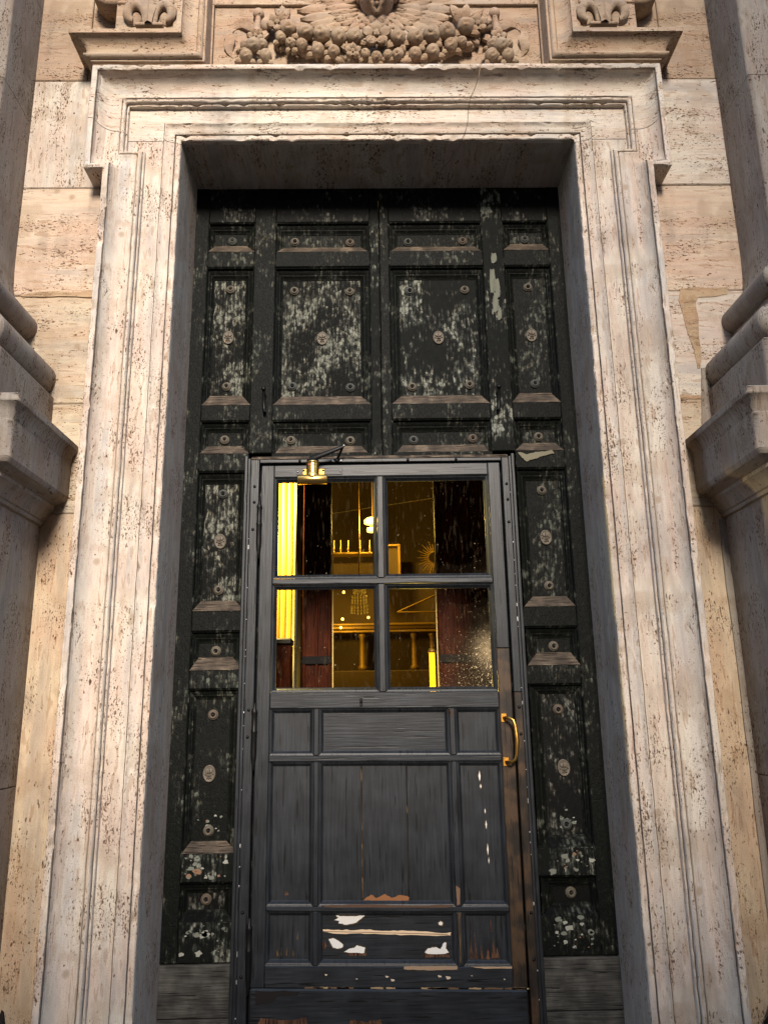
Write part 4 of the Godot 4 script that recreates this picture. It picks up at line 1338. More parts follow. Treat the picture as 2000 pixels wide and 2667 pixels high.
# sloped glazing bead or panel moulding round an opening
func bead(o: Node, x0: float, x1: float, y0: float, y1: float, w: float, depth: float, m: Material, called: String) -> void:
	var prof := PackedVector2Array([Vector2(0.0, 0.0), Vector2(0.12, -0.04), Vector2(0.16, -0.25), Vector2(0.40, -0.32), Vector2(0.62, -0.55), Vector2(0.80, -0.85), Vector2(1.0, -1.0), Vector2(1.0, -1.3)])
	for which in 4:
		var b := new_mb(true)
		var rows := []
		for i in 9:
			var t := i / 8.0
			var row := PackedVector3Array()
			for q in prof:
				var e := q.x * w
				var z := ZL - 0.004 + q.y * depth
				var a := Vector3(x0 + e, y1 - e, z)
				var c := Vector3(x1 - e, y1 - e, z)
				if which == 1:
					a = Vector3(x0 + e, y0 + e, z); c = Vector3(x1 - e, y0 + e, z)
				elif which == 2:
					a = Vector3(x0 + e, y0 + e, z); c = Vector3(x0 + e, y1 - e, z)
				elif which == 3:
					a = Vector3(x1 - e, y0 + e, z); c = Vector3(x1 - e, y1 - e, z)
				row.append(a.lerp(c, t))
			rows.append(row)
		b.loft(rows, PackedInt32Array([1, 2, 3, 4, 4, 4, 5]), Vector3(0, 0, 1))
		part(o, called, b, m)

func chip(o: Node, pts: Array, m: Material, z: float, amp := 0.002, div := 3) -> void:
	var b := new_mb(true)
	if m == M.white:
		# a rim of bared wood round the primer
		var mid := Vector2.ZERO
		for q in pts:
			mid += Vector2(q[0], q[1]) / pts.size()
		var wide := []
		for q in pts:
			var v := Vector2(q[0], q[1]) - mid
			var w := mid + v + v.normalized() * 0.0042
			wide.append([w.x, w.y])
		b.plate(rough_outline(wide, amp * 2.0, div), z - 0.003, z + 0.0004)
		part(o, "paint_chip", b, M.tan_wood)
		b = new_mb(true)
	b.plate(rough_outline(pts, amp, div), z - 0.003, z + 0.0008)
	part(o, "paint_chip", b, m)

func build_wicket() -> void:
	var o := thing("glazed_door", "small dark grey wooden door with four glass panes set in the great door", "door", Vector3(-0.01, 0.13, ZL))
	var P = M.wicket
	var Ph = M.wicket_h
	leaf_bar(o, "stile", -0.524, -0.4695, 0.5515, 2.595, P)
	leaf_bar(o, "stile", 0.4555, 0.5085, 1.80, 2.595, P)
	leaf_bar(o, "stile", 0.4555, 0.5085, 0.5515, 1.799, M.worn)
	leaf_bar(o, "top_rail", -0.469, 0.455, 2.541, 2.5945, Ph)
	leaf_bar(o, "glazing_bar", -0.469, 0.455, 2.071, 2.0945, Ph)
	leaf_bar(o, "glazing_bar", -0.0265, -0.0005, 2.095, 2.5405, P)
	leaf_bar(o, "glazing_bar", -0.0265, -0.0005, 1.628, 2.0705, P)
	leaf_bar(o, "lock_rail", -0.469, 0.455, 1.564, 1.6275, Ph)
	leaf_bar(o, "rail", -0.469, 0.455, 1.3585, 1.3815, Ph)
	leaf_bar(o, "rail", -0.469, 0.455, 0.8135, 0.8305, Ph)
	leaf_bar(o, "bottom_rail", -0.469, 0.455, 0.552, 0.6265, Ph)
	var kick := new_mb(true)
	kick.span(-0.524, 0.5085, 0.14, 0.5505, ZL - 0.04, ZL + 0.006, 0.006)
	part(o, "kick_board", kick, Ph)
	for q in [[-0.2915, -0.2715], [0.252, 0.2745]]:
		leaf_bar(o, "muntin", q[0], q[1], 1.382, 1.5635, P)
		leaf_bar(o, "muntin", q[0], q[1], 0.831, 1.358, P)
		leaf_bar(o, "muntin", q[0], q[1], 0.627, 0.813, P)
	# panes
	for q in [[-0.469, -0.027, 2.095, 2.541], [0.0, 0.455, 2.095, 2.541], [-0.469, -0.027, 1.628, 2.070], [0.0, 0.455, 1.628, 2.070]]:
		var x0: float = q[0]
		var x1: float = q[1]
		bead(o, x0, x1, q[2], q[3], 0.019, 0.020, P, "glazing_bead")
		var b := new_mb(true)
		b.quad_n(Vector3(x0, q[2], ZL - 0.028), Vector3(x1, q[2], ZL - 0.028), Vector3(x1, q[3], ZL - 0.028), Vector3(x0, q[3], ZL - 0.028), Vector3(0, 0, 1))
		var g := part(o, "glass_pane", b, M.glass)
		# film of grime on the glass, with painted glare in one pane
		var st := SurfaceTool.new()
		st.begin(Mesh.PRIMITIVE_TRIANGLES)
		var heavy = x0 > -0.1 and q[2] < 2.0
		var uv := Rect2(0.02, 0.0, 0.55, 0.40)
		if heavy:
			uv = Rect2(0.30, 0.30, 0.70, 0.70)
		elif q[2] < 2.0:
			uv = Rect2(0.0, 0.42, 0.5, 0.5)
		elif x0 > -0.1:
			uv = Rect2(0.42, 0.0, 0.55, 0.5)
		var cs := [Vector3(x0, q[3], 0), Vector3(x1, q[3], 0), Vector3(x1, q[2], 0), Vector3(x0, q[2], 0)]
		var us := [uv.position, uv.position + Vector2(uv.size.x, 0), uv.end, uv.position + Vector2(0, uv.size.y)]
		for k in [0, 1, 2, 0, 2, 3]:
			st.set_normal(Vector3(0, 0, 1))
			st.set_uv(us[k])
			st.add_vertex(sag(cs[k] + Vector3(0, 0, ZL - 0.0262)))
		part(g, "dirt_glare_film", st.commit(), M.dirt_glare)
	# wooden panels
	var zp := ZL - 0.024
	for q in [[-0.469, -0.292, 1.382, 1.564, 1], [-0.271, 0.2515, 1.382, 1.564, 0], [0.275, 0.455, 1.382, 1.564, 1], [-0.469, -0.292, 0.831, 1.358, 1], [0.275, 0.455, 0.831, 1.358, 1], [-0.469, -0.292, 0.627, 0.813, 1], [-0.271, 0.2515, 0.627, 0.813, 0], [0.275, 0.455, 0.627, 0.813, 1]]:
		var b := new_mb(true)
		b.span(q[0], q[1], q[2], q[3], zp - 0.012, zp, 0.0)
		part(o, "panel", b, P if q[4] else Ph)
		bead(o, q[0], q[1], q[2], q[3], 0.017, 0.017, P, "panel_bead")
	# three boards of the middle panel, with open seams
	for q in [[-0.271, -0.1045, 0.0], [-0.1015, 0.0745, 0.0012], [0.0765, 0.2515, -0.0008]]:
		var b := new_mb(true)
		b.span(q[0], q[1], 0.831, 1.358, zp - 0.014, zp + q[2], 0.0018)
		part(o, "board", b, P)
	bead(o, -0.271, 0.2515, 0.831, 1.358, 0.017, 0.017, P, "panel_bead")
	# bare wood and primer where the paint has gone
	var z := zp
	for q in [[-0.103, 1.33, 1.28], [-0.102, 1.13, 1.09], [-0.1025, 1.05, 0.97], [-0.1025, 0.93, 0.855], [0.0755, 1.19, 1.16]]:
		chip(o, [[q[0] - 0.0022, q[1]], [q[0] + 0.0022, q[1] - 0.003], [q[0] + 0.0018, q[2]], [q[0] - 0.0018, q[2] + 0.004]], M.tan_wood, z + 0.001, 0.001)
	chip(o, [[-0.10, 0.849], [-0.07, 0.868], [-0.05, 0.855], [-0.02, 0.870], [0.01, 0.857], [0.04, 0.868], [0.073, 0.862], [0.075, 0.848], [0.0, 0.845]], plain(Color(0.50, 0.33, 0.20), 0.8), z + 0.0016, 0.005, 5)
	chip(o, [[-0.26, 0.834], [-0.10, 0.838], [0.06, 0.835], [0.24, 0.837], [0.24, 0.829], [0.10, 0.826], [-0.05, 0.828], [-0.22, 0.827]], plain(Color(0.30, 0.22, 0.17), 0.85), ZL - 0.0012, 0.004, 8)
	for q in [[0.366, 1.30, 0.004, 0.020], [0.369, 1.262, 0.003, 0.008], [0.382, 1.17, 0.002, 0.010], [0.384, 1.12, 0.003, 0.016], [0.386, 1.03, 0.0028, 0.022], [0.388, 0.99, 0.002, 0.012]]:
		chip(o, [[q[0] - q[2], q[1]], [q[0], q[1] + q[3]], [q[0] + q[2], q[1]], [q[0], q[1] - q[3]]], M.white, z, 0.001)
	chip(o, [[-0.205, 0.796], [-0.13, 0.793], [-0.095, 0.796], [-0.11, 0.782], [-0.135, 0.768], [-0.165, 0.763], [-0.195, 0.768], [-0.19, 0.776], [-0.21, 0.779], [-0.195, 0.786]], M.white, z, 0.003, 4)
	chip(o, [[-0.205, 0.800], [-0.15, 0.799], [-0.10, 0.7955], [-0.13, 0.7925], [-0.19, 0.793]], M.pink_wood, z + 0.0006, 0.002, 4)
	chip(o, [[-0.262, 0.748], [-0.21, 0.745], [-0.15, 0.744], [-0.09, 0.746], [-0.03, 0.741], [0.03, 0.742], [0.09, 0.742], [0.15, 0.738], [0.20, 0.734], [0.232, 0.736], [0.232, 0.726], [0.18, 0.725], [0.10, 0.728], [0.02, 0.729], [-0.06, 0.731], [-0.13, 0.733], [-0.20, 0.732], [-0.25, 0.738]], plain(Color(0.80, 0.70, 0.58), 0.8), z, 0.004, 4)
	chip(o, [[-0.262, 0.7405], [-0.12, 0.738], [0.05, 0.7345], [0.22, 0.7305], [0.22, 0.729], [0.05, 0.733], [-0.12, 0.7365], [-0.262, 0.739]], plain(Color(0.25, 0.15, 0.10), 0.9), z + 0.0008, 0.001, 4)
	chip(o, [[-0.232, 0.712], [-0.215, 0.716], [-0.195, 0.707], [-0.177, 0.694], [-0.180, 0.684], [-0.198, 0.680], [-0.215, 0.684], [-0.222, 0.695]], M.white, z, 0.001, 4)
	chip(o, [[-0.175, 0.668], [-0.155, 0.680], [-0.135, 0.683], [-0.125, 0.692], [-0.110, 0.688], [-0.095, 0.684], [-0.098, 0.666], [-0.13, 0.662]], M.white, z, 0.002, 4)
	chip(o, [[-0.178, 0.668], [-0.14, 0.666], [-0.09, 0.664], [-0.09, 0.656], [-0.15, 0.655]], M.pink_wood, z + 0.0006, 0.003, 4)
	chip(o, [[-0.268, 0.700], [-0.246, 0.704], [-0.240, 0.690], [-0.246, 0.676], [-0.262, 0.673], [-0.268, 0.68]], M.pink_wood, z, 0.003, 3)
	chip(o, [[0.130, 0.668], [0.145, 0.682], [0.175, 0.686], [0.190, 0.679], [0.205, 0.702], [0.214, 0.700], [0.210, 0.682], [0.222, 0.668], [0.19, 0.660], [0.15, 0.660]], M.white, z, 0.003, 4)
	chip(o, [[0.12, 0.661], [0.222, 0.664], [0.225, 0.652], [0.13, 0.651]], M.pink_wood, z + 0.0005, 0.003, 4)
	chip(o, [[0.185, 0.770], [0.195, 0.775], [0.202, 0.770], [0.198, 0.761], [0.188, 0.762]], M.white, z, 0.002, 3)
	# flame-shaped bare streaks on the small lower panels
	for q in [[0.306, 0.646, 0.072, 0.007], [0.324, 0.646, 0.078, 0.008], [0.345, 0.646, 0.048, 0.008], [0.370, 0.646, 0.040, 0.010], [0.392, 0.648, 0.075, 0.010], [0.406, 0.648, 0.040, 0.007]]:
		chip(o, [[q[0] - q[3], q[1]], [q[0] - q[3] * 0.5, q[1] + q[2] * 0.5], [q[0], q[1] + q[2]], [q[0] + q[3] * 0.4, q[1] + q[2] * 0.4], [q[0] + q[3], q[1]]], M.pink_wood, z, 0.003, 4)
	for q in [[0.385, 0.745, 0.04, 0.004], [0.310, 0.755, 0.022, 0.002], [0.322, 0.725, 0.016, 0.0015]]:
		chip(o, [[q[0] - q[3], q[1]], [q[0], q[1] + q[2]], [q[0] + q[3], q[1]], [q[0], q[1] - 0.01]], M.pink_wood, z, 0.002, 3)
	for q in [[-0.425, 0.655, 0.026, 0.005], [-0.410, 0.655, 0.032, 0.003], [-0.388, 0.655, 0.036, 0.006], [-0.366, 0.655, 0.020, 0.006], [-0.350, 0.712, 0.026, 0.003]]:
		chip(o, [[q[0] - q[3], q[1]], [q[0], q[1] + q[2]], [q[0] + q[3], q[1]]], M.tan_wood, z, 0.002, 3)
	chip(o, [[-0.400, 0.866], [-0.393, 0.884], [-0.386, 0.866]], M.pink_wood, z, 0.001, 3)
	# bare muntin, rail edges
	chip(o, [[0.2545, 0.810], [0.272, 0.810], [0.266, 0.79], [0.267, 0.72], [0.264, 0.64], [0.260, 0.64], [0.259, 0.74], [0.260, 0.79]], M.tan_wood, ZL, 0.0015, 5)
	chip(o, [[0.255, 0.905], [0.270, 0.895], [0.268, 0.84], [0.256, 0.835]], plain(Color(0.42, 0.32, 0.25), 0.85), ZL, 0.002, 4)
	chip(o, [[0.254, 1.555], [0.266, 1.552], [0.262, 1.53], [0.257, 1.525]], M.pink_wood, ZL, 0.002, 4)
	chip(o, [[0.05, 0.6265], [0.25, 0.628], [0.25, 0.617], [0.16, 0.614], [0.05, 0.617]], plain(Color(0.55, 0.46, 0.37), 0.85), ZL, 0.002, 6)
	chip(o, [[0.30, 0.6265], [0.453, 0.6265], [0.453, 0.621], [0.35, 0.620]], plain(Color(0.62, 0.52, 0.42), 0.85), ZL, 0.002, 6)
	for i in 16:
		var x := -0.36 + 0.82 * rnd(i * 6 + 2)
		var w := 0.02 + 0.06 * rnd(i * 8 + 1)
		chip(o, [[x, 0.556], [x + w * 0.5, 0.5575], [x + w, 0.556], [x + w, 0.5515], [x, 0.5515]], [plain(Color(0.56, 0.47, 0.35), 0.85), plain(Color(0.35, 0.27, 0.19), 0.85)][i % 2], ZL, 0.0018, 4)
	for q in [[-0.245, 0.598, 0.010], [0.175, 0.594, 0.014], [0.205, 0.589, 0.018], [-0.02, 0.592, 0.012], [0.0, 0.580, 0.014], [0.30, 0.596, 0.006], [0.42, 0.585, 0.007], [-0.13, 0.585, 0.007]]:
		chip(o, [[q[0], q[1] + q[2] * 0.3], [q[0] + q[2], q[1] + q[2] * 0.15], [q[0] + q[2], q[1] - q[2] * 0.1], [q[0] + q[2] * 0.3, q[1] - q[2] * 0.3]], plain(Color(0.72, 0.66, 0.58), 0.85), ZL, 0.002, 3)
	for q in [[-0.50, -0.30, 0.41, 0.455], [-0.17, -0.03, 0.41, 0.452], [-0.29, -0.19, 0.40, 0.435]]:
		chip(o, [[q[0], q[2]], [q[0] + 0.02, q[3]], [(q[0] + q[1]) * 0.5, q[3] - 0.006], [q[1] - 0.01, q[3] + 0.002], [q[1], q[2]]], M.pink_wood, ZL + 0.006, 0.007, 6)
	chip(o, [[-0.50, 0.545], [-0.33, 0.544], [-0.35, 0.530], [-0.42, 0.525], [-0.44, 0.505], [-0.50, 0.50]], plain(Color(0.07, 0.055, 0.045), 0.9), ZL + 0.006, 0.006, 5)
	# hinges: barrels with finials, and the dark pivot gap
	for y in [2.33, 1.48, 0.69]:
		var b := new_mb()
		var up := Basis(Vector3(1, 0, 0), Vector3(0, 0, -1), Vector3(0, 1, 0))
		b.lathe(PackedVector2Array([Vector2(0.0, -0.150), Vector2(0.004, -0.146), Vector2(0.006, -0.125), Vector2(0.0095, -0.105), Vector2(0.0105, -0.095), Vector2(0.0115, -0.078), Vector2(0.0115, -0.006), Vector2(0.0125, -0.003), Vector2(0.0125, 0.004), Vector2(0.011, 0.007), Vector2(0.011, 0.070), Vector2(0.0125, 0.074), Vector2(0.0115, 0.080), Vector2(0.006, 0.095), Vector2(0.002, 0.112), Vector2(0.0, 0.114)]), up, Vector3(-0.5285, y, ZL + 0.008), 18)
		part(o, "hinge", b, M.iron)
	# latch plate on the lock rail
	var lt := new_mb(true)
	lt.span(-0.107, -0.096, 1.572, 1.603, ZL - 0.002, ZL + 0.006, 0.003)
	lt.ball(Vector3(-0.1015, 1.590, ZL + 0.007), Basis.from_scale(Vector3(0.004, 0.008, 0.006)), null, 10, 8)
	part(o, "latch_plate", lt, M.iron)
	# brass pull handle
	var hb := new_mb(true)
	var pts := PackedVector3Array()
	var ctrl := [Vector3(0.470, 1.524, ZL), Vector3(0.476, 1.524, ZL + 0.030), Vector3(0.487, 1.523, ZL + 0.046), Vector3(0.500, 1.514, ZL + 0.052), Vector3(0.506, 1.495, ZL + 0.054), Vector3(0.509, 1.46, ZL + 0.056), Vector3(0.510, 1.44, ZL + 0.057), Vector3(0.509, 1.42, ZL + 0.056), Vector3(0.506, 1.385, ZL + 0.054), Vector3(0.500, 1.366, ZL + 0.052), Vector3(0.487, 1.357, ZL + 0.046), Vector3(0.476, 1.356, ZL + 0.030), Vector3(0.470, 1.356, ZL)]
	for c in ctrl:
		pts.append(c)
	hb.tube(pts, PackedFloat32Array([0.008, 0.0065, 0.0062, 0.0065, 0.007, 0.0085, 0.0088, 0.0085, 0.007, 0.0065, 0.0062, 0.0065, 0.008]), 12, 0.75)
	var hd := part(o, "handle", hb, M.brass_worn)
	for y in [1.524, 1.356]:
		hb = new_mb(true)
		hb.span(0.459, 0.482, y - 0.017, y + 0.017, ZL - 0.001, ZL + 0.004, 0.0015)
		part(hd, "handle_plate", hb, M.brass_dull)
		hb = new_mb(true)
		hb.ball(Vector3(0.4635, y + 0.012, ZL + 0.0045), Basis.from_scale(Vector3(0.003, 0.003, 0.0025)), null, 8, 6)
		part(hd, "screw", hb, M.brass)

func build_closer() -> void:
	var o := thing("door_closer", "brass and black overhead door closer at the top of the glazed door", "door closer", Vector3(-0.30, 2.49, ZL))
	var zc := ZL + 0.045
	var b := new_mb()
	b.span(-0.375, -0.175, 2.548, 2.577, ZL - 0.002, ZL + 0.0035, 0.001)
	part(o, "mounting_strip", b, M.wicket_h)
	b = new_mb()
	b.span(-0.345, -0.252, 2.545, 2.574, ZL, ZL + 0.007, 0.002)
	var pl := part(o, "base_plate", b, M.brass_dull)
	for x in [-0.340, -0.258]:
		b = new_mb()
		b.lathe(PackedVector2Array([Vector2(0.0045, 0.0), Vector2(0.0045, 0.002), Vector2(0.0, 0.003)]), Basis.IDENTITY, Vector3(x, 2.566, ZL + 0.007), 12)
		part(pl, "screw", b, M.iron)
	for x in [-0.368, -0.183]:
		b = new_mb()
		b.lathe(PackedVector2Array([Vector2(0.004, 0.0), Vector2(0.004, 0.002), Vector2(0.0, 0.003)]), Basis.IDENTITY, Vector3(x, 2.562, ZL + 0.0035), 12)
		part(o, "screw", b, M.steel)
	# upright body
	var up := Basis(Vector3(1, 0, 0), Vector3(0, 0, -1), Vector3(0, 1, 0))
	b = new_mb()
	b.lathe(PackedVector2Array([Vector2(0.0, -0.03), Vector2(0.0255, -0.03), Vector2(0.0265, 0.0), Vector2(0.0275, 0.045), Vector2(0.0265, 0.050), Vector2(0.0285, 0.051), Vector2(0.0285, 0.056), Vector2(0.024, 0.060), Vector2(0.0, 0.061)]), up, Vector3(-0.300, 2.535, zc), 28)
	# cross cylinder
	var ax := Basis(Vector3(0, 1, 0), Vector3(0, 0, 1), Vector3(1, 0, 0))
	b.lathe(PackedVector2Array([Vector2(0.0, -0.063), Vector2(0.019, -0.063), Vector2(0.0215, -0.060), Vector2(0.0215, 0.060), Vector2(0.019, 0.063), Vector2(0.0, 0.063)]), ax, Vector3(-0.300, 2.513, zc + 0.006), 28)
	b.ball(Vector3(-0.30, 2.527, zc + 0.012), Basis.from_scale(Vector3(0.026, 0.026, 0.018)), null, 18, 12)
	part(o, "body", b, M.brass)
	# cap, arms, bracket
	b = new_mb()
	b.lathe(PackedVector2Array([Vector2(0.026, 0.0), Vector2(0.026, 0.004), Vector2(0.018, 0.008), Vector2(0.010, 0.014), Vector2(0.0, 0.015)]), up, Vector3(-0.300, 2.5955, zc), 20)
	part(o, "spindle_cap", b, M.iron)
	b = new_mb()
	b.tube(PackedVector3Array([Vector3(-0.315, 2.606, zc), Vector3(-0.285, 2.612, zc + 0.004), Vector3(-0.19, 2.648, zc + 0.012), Vector3(-0.168, 2.657, zc + 0.014)]), PackedFloat32Array([0.010, 0.012, 0.009, 0.006]), 10, 0.6)
	part(o, "arm", b, M.iron)
	b = new_mb()
	b.tube(PackedVector3Array([Vector3(-0.172, 2.652, zc + 0.012), Vector3(-0.185, 2.63, zc - 0.010), Vector3(-0.197, 2.616, ZF + 0.012)]), PackedFloat32Array([0.005, 0.0055, 0.006]), 10)
	part(o, "arm", b, M.iron)
	b = new_mb()
	b.ball(Vector3(-0.1665, 2.659, zc + 0.016), Basis.from_scale(Vector3.ONE * 0.0065), null, 12, 8)
	part(o, "pivot_pin", b, M.steel)
	b = new_mb()
	b.span(-0.222, -0.176, 2.605, 2.619, ZF, ZF + 0.006, 0.003)
	b.ball(Vector3(-0.198, 2.612, ZF + 0.010), Basis.from_scale(Vector3(0.010, 0.010, 0.008)), null, 12, 8)
	var br := part(o, "bracket", b, M.iron)
	for x in [-0.217, -0.181]:
		b = new_mb()
		b.lathe(PackedVector2Array([Vector2(0.005, 0.0), Vector2(0.005, 0.002), Vector2(0.0, 0.003)]), Basis.IDENTITY, Vector3(x, 2.612, ZF + 0.006), 12)
		part(br, "screw", b, M.white)
	# maker's mark
	b = new_mb()
	b.plate(PackedVector2Array([Vector2(-0.318, 2.574), Vector2(-0.3125, 2.5785), Vector2(-0.307, 2.574), Vector2(-0.3125, 2.5695)]), zc + 0.0225, zc + 0.0268)
	part(o, "red_diamond", b, M.cap_red)
	var tm := TextMesh.new()
	var sf := SystemFont.new()
	sf.font_names = PackedStringArray(["Droid Sans"])
	sf.font_weight = 700
	tm.font = sf
	tm.text = "CISA"
	tm.font_size = 16
	tm.pixel_size = 0.00052
	tm.depth = 0.0008
	put(o, "lettering", tm, M.ink, Vector3(-0.2935, 2.5742, zc + 0.0275))

# ---------------------------------------------------------------- inside the church
func lamp_light(at: Vector3, energy: float, col: Color, size: float) -> void:
	var l := OmniLight3D.new()
	l.name = numbered("lamp_light", self)
	l.position = at
	l.light_color = col
	l.light_energy = energy
	l.light_size = size
	l.omni_range = 9.0
	l.omni_attenuation = 2.0
	l.shadow_enabled = true
	add_child(l)

func build_interior() -> void:
	var warm := Color(1.0, 0.83, 0.34)
	var wallm := plain(Color(0.26, 0.20, 0.09), 0.8)
	var dim := plain(Color(0.27, 0.20, 0.09), 0.7)
	var gilt := plain(Color(0.50, 0.38, 0.14), 0.5, 0.4)
	var b := new_mb()
	b.span(-2.0, 2.0, 0.004, 0.12, -5.0, -0.53, 0.0)
	part(self, "interior_floor", b, dim).set_meta("kind", "structure")
	b = new_mb()
	b.span(-2.1, 2.1, 4.6, 4.75, -5.0, -0.53, 0.0)
	part(self, "interior_ceiling", b, dim).set_meta("kind", "structure")
	for q in [[-2.15, -2.0, -5.0, -0.53], [2.0, 2.15, -5.0, -0.53], [-2.15, 2.15, -5.15, -5.0]]:
		b = new_mb()
		b.span(q[0], q[1], 0.0, 4.7, q[2], q[3], 0.0)
		part(self, "interior_wall", b, wallm).set_meta("kind", "structure")
	# lit pier on the left behind the glass
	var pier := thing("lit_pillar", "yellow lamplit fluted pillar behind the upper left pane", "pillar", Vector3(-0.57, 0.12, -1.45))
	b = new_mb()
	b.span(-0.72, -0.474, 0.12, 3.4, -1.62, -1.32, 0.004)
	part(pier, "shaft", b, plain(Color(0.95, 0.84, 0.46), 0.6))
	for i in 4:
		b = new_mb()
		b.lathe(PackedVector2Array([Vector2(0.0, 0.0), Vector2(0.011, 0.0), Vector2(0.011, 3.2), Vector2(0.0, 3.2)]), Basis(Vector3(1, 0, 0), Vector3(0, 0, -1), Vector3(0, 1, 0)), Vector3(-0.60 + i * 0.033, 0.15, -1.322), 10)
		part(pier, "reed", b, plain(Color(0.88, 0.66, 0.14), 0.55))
	var pier2 := thing("dark_pillar", "narrow dark banded pillar beside the yellow lit one inside", "pillar", Vector3(-0.44, 0.12, -1.9))
	b = new_mb()
	b.span(-0.56, -0.42, 0.12, 3.6, -2.05, -1.85, 0.004)
	part(pier2, "shaft", b, dim)
	for y in [2.62, 2.60, 2.50, 2.15, 1.9]:
		b = new_mb()
		b.span(-0.565, -0.415, y, y + 0.012, -2.06, -1.84, 0.003)
		part(pier2, "band", b, gilt)
	b = new_mb()
	b.span(-0.442, -0.430, 0.125, 3.5, -1.285, -0.98, 0.003)  # post added to block the lantern from the inner door
	var pp := part(self, "added_post", b, plain(Color(0.10, 0.06, 0.03), 0.5))
	tag(pp, "narrow dark wooden post added between the yellow pillar and the inner door to block lantern light", "post")
	# inner porch doors of red-brown wood
	for s in [-1, 1]:
		var d := thing("inner_door", "red-brown inner porch door leaf seen through the %s" % ("left panes" if s < 0 else "right panes"), "door", Vector3(s * 0.35, 0.12, -1.3), "inner porch doors")
		var x0 := -0.432 if s < 0 else 0.300
		var x1 := -0.276 if s < 0 else 0.66
		b = new_mb()
		b.span(x0, x1, 0.12, 3.2, -1.36, -1.30, 0.004)
		part(d, "door_board", b, M.red_wood)
		var n := 2 if s < 0 else 4
		for i in n + 1:
			b = new_mb()
			var x := lerpf(x0 + 0.012, x1 - 0.012, float(i) / n)
			b.span(x - 0.008, x + 0.008, 0.14, 3.18, -1.31, -1.288, 0.004)
			part(d, "stile_moulding", b, M.red_wood)
		b = new_mb()
		b.span(x0 + 0.002, x1 - 0.002, 1.80, 1.842, -1.31, -1.284, 0.003)
		part(d, "dark_band", b, plain(Color(0.05, 0.035, 0.025), 0.9))
	# glass screen between them with bright edges
	var g := thing("glass_screen", "clear glass screen with bright edges between the inner porch doors", "glass screen", Vector3(0.0, 0.12, -1.3))
	b = new_mb()
	b.quad_n(Vector3(-0.268, 0.3, -1.31), Vector3(0.296, 0.3, -1.31), Vector3(0.296, 2.715, -1.31), Vector3(-0.268, 2.633, -1.31), Vector3(0, 0, 1))
	part(g, "glass_pane", b, M.glass)
	b = new_mb()
	b.tube(PackedVector3Array([Vector3(-0.268, 2.633, -1.305), Vector3(0.296, 2.715, -1.305)]), PackedFloat32Array([0.0025]), 6)
	b.tube(PackedVector3Array([Vector3(0.294, 2.715, -1.305), Vector3(0.294, 0.3, -1.305)]), PackedFloat32Array([0.003]), 6)
	b.tube(PackedVector3Array([Vector3(-0.268, 2.633, -1.305), Vector3(-0.268, 0.3, -1.305)]), PackedFloat32Array([0.003]), 6)
	part(g, "edge_trim", b, plain(Color(0.85, 0.75, 0.5), 0.3))
	# collection box
	var cb := thing("wooden_box", "red-brown wooden box with dark lid below the yellow pillar", "box", Vector3(-0.53, 1.2, -1.2))
	b = new_mb()
	b.span(-0.60, -0.478, 0.125, 1.895, -1.27, -1.17, 0.006)
	part(cb, "box_body", b, M.red_wood)
	b = new_mb()
	b.span(-0.61, -0.474, 1.896, 1.93, -1.28, -1.16, 0.008)
	part(cb, "lid", b, plain(Color(0.07, 0.05, 0.03), 0.5))
	# altar at the far end
	var al := thing("altar", "far gilded altar with columns and cornice seen through the lower panes", "altar", Vector3(0, 0.12, -4.3))
	b = new_mb()
	b.span(-0.75, 0.75, 0.12, 1.9, -4.8, -4.0, 0.01)
	part(al, "altar_block", b, dim)
	b = new_mb()
	for q in [[2.285, 0.02, -3.96], [2.255, 0.03, -3.99], [2.225, 0.02, -3.97]]:
		b.span(-0.75, 0.75, q[0], q[0] + q[1], -4.6, q[2], 0.006)
	part(al, "cornice", b, gilt)
	b = new_mb()
	b.span(-0.70, 0.70, 1.9, 2.9, -4.7, -4.25, 0.01)
	part(al, "reredos", b, dim)
	for x in [-0.15, 0.31, 0.47]:
		b = new_mb()
		b.lathe(PackedVector2Array([Vector2(0.0, 0.0), Vector2(0.04, 0.0), Vector2(0.04, 0.03), Vector2(0.026, 0.05), Vector2(0.022, 0.27), Vector2(0.034, 0.30), Vector2(0.034, 0.325), Vector2(0.0, 0.325)]), Basis(Vector3(1, 0, 0), Vector3(0, 0, -1), Vector3(0, 1, 0)), Vector3(x, 1.90, -4.05), 14)
		part(al, "column", b, gilt)
	b = new_mb()
	b.tube(PackedVector3Array([Vector3(0.16, 2.40, -3.98), Vector3(0.50, 2.545, -3.98)]), PackedFloat32Array([0.008]), 6)
	b.tube(PackedVector3Array([Vector3(0.16, 2.40, -3.98), Vector3(0.56, 2.40, -3.98), Vector3(0.62, 2.36, -3.98)]), PackedFloat32Array([0.008]), 6)
	part(al, "pediment", b, gilt)
	b = new_mb()
	b.span(-0.42, -0.05, 2.885, 2.90, -3.9, -3.75, 0.003)
	part(al, "candle_shelf", b, gilt)
	# sunburst
	var sb := thing("gilded_sunburst", "gilded sunburst rays beyond the upper right pane", "sunburst", Vector3(0.50, 2.7, -4.2))
	for i in 30:
		var a := TAU * i / 30.0
		var d := Vector3(cos(a), sin(a), 0)
		b = new_mb()
		var ln := 0.16 if i % 2 else 0.125
		b.tube(PackedVector3Array([Vector3(0.50, 2.87, -3.9) + d * 0.05, Vector3(0.50, 2.87, -3.9) + d * ln]), PackedFloat32Array([0.005, 0.0015]), 5)
		part(sb, "ray", b, gilt)
	# picture
	var pc := thing("gilt_picture", "small gilt framed picture left of the sunburst", "picture", Vector3(0.12, 2.7, -4.24))
	b = new_mb()
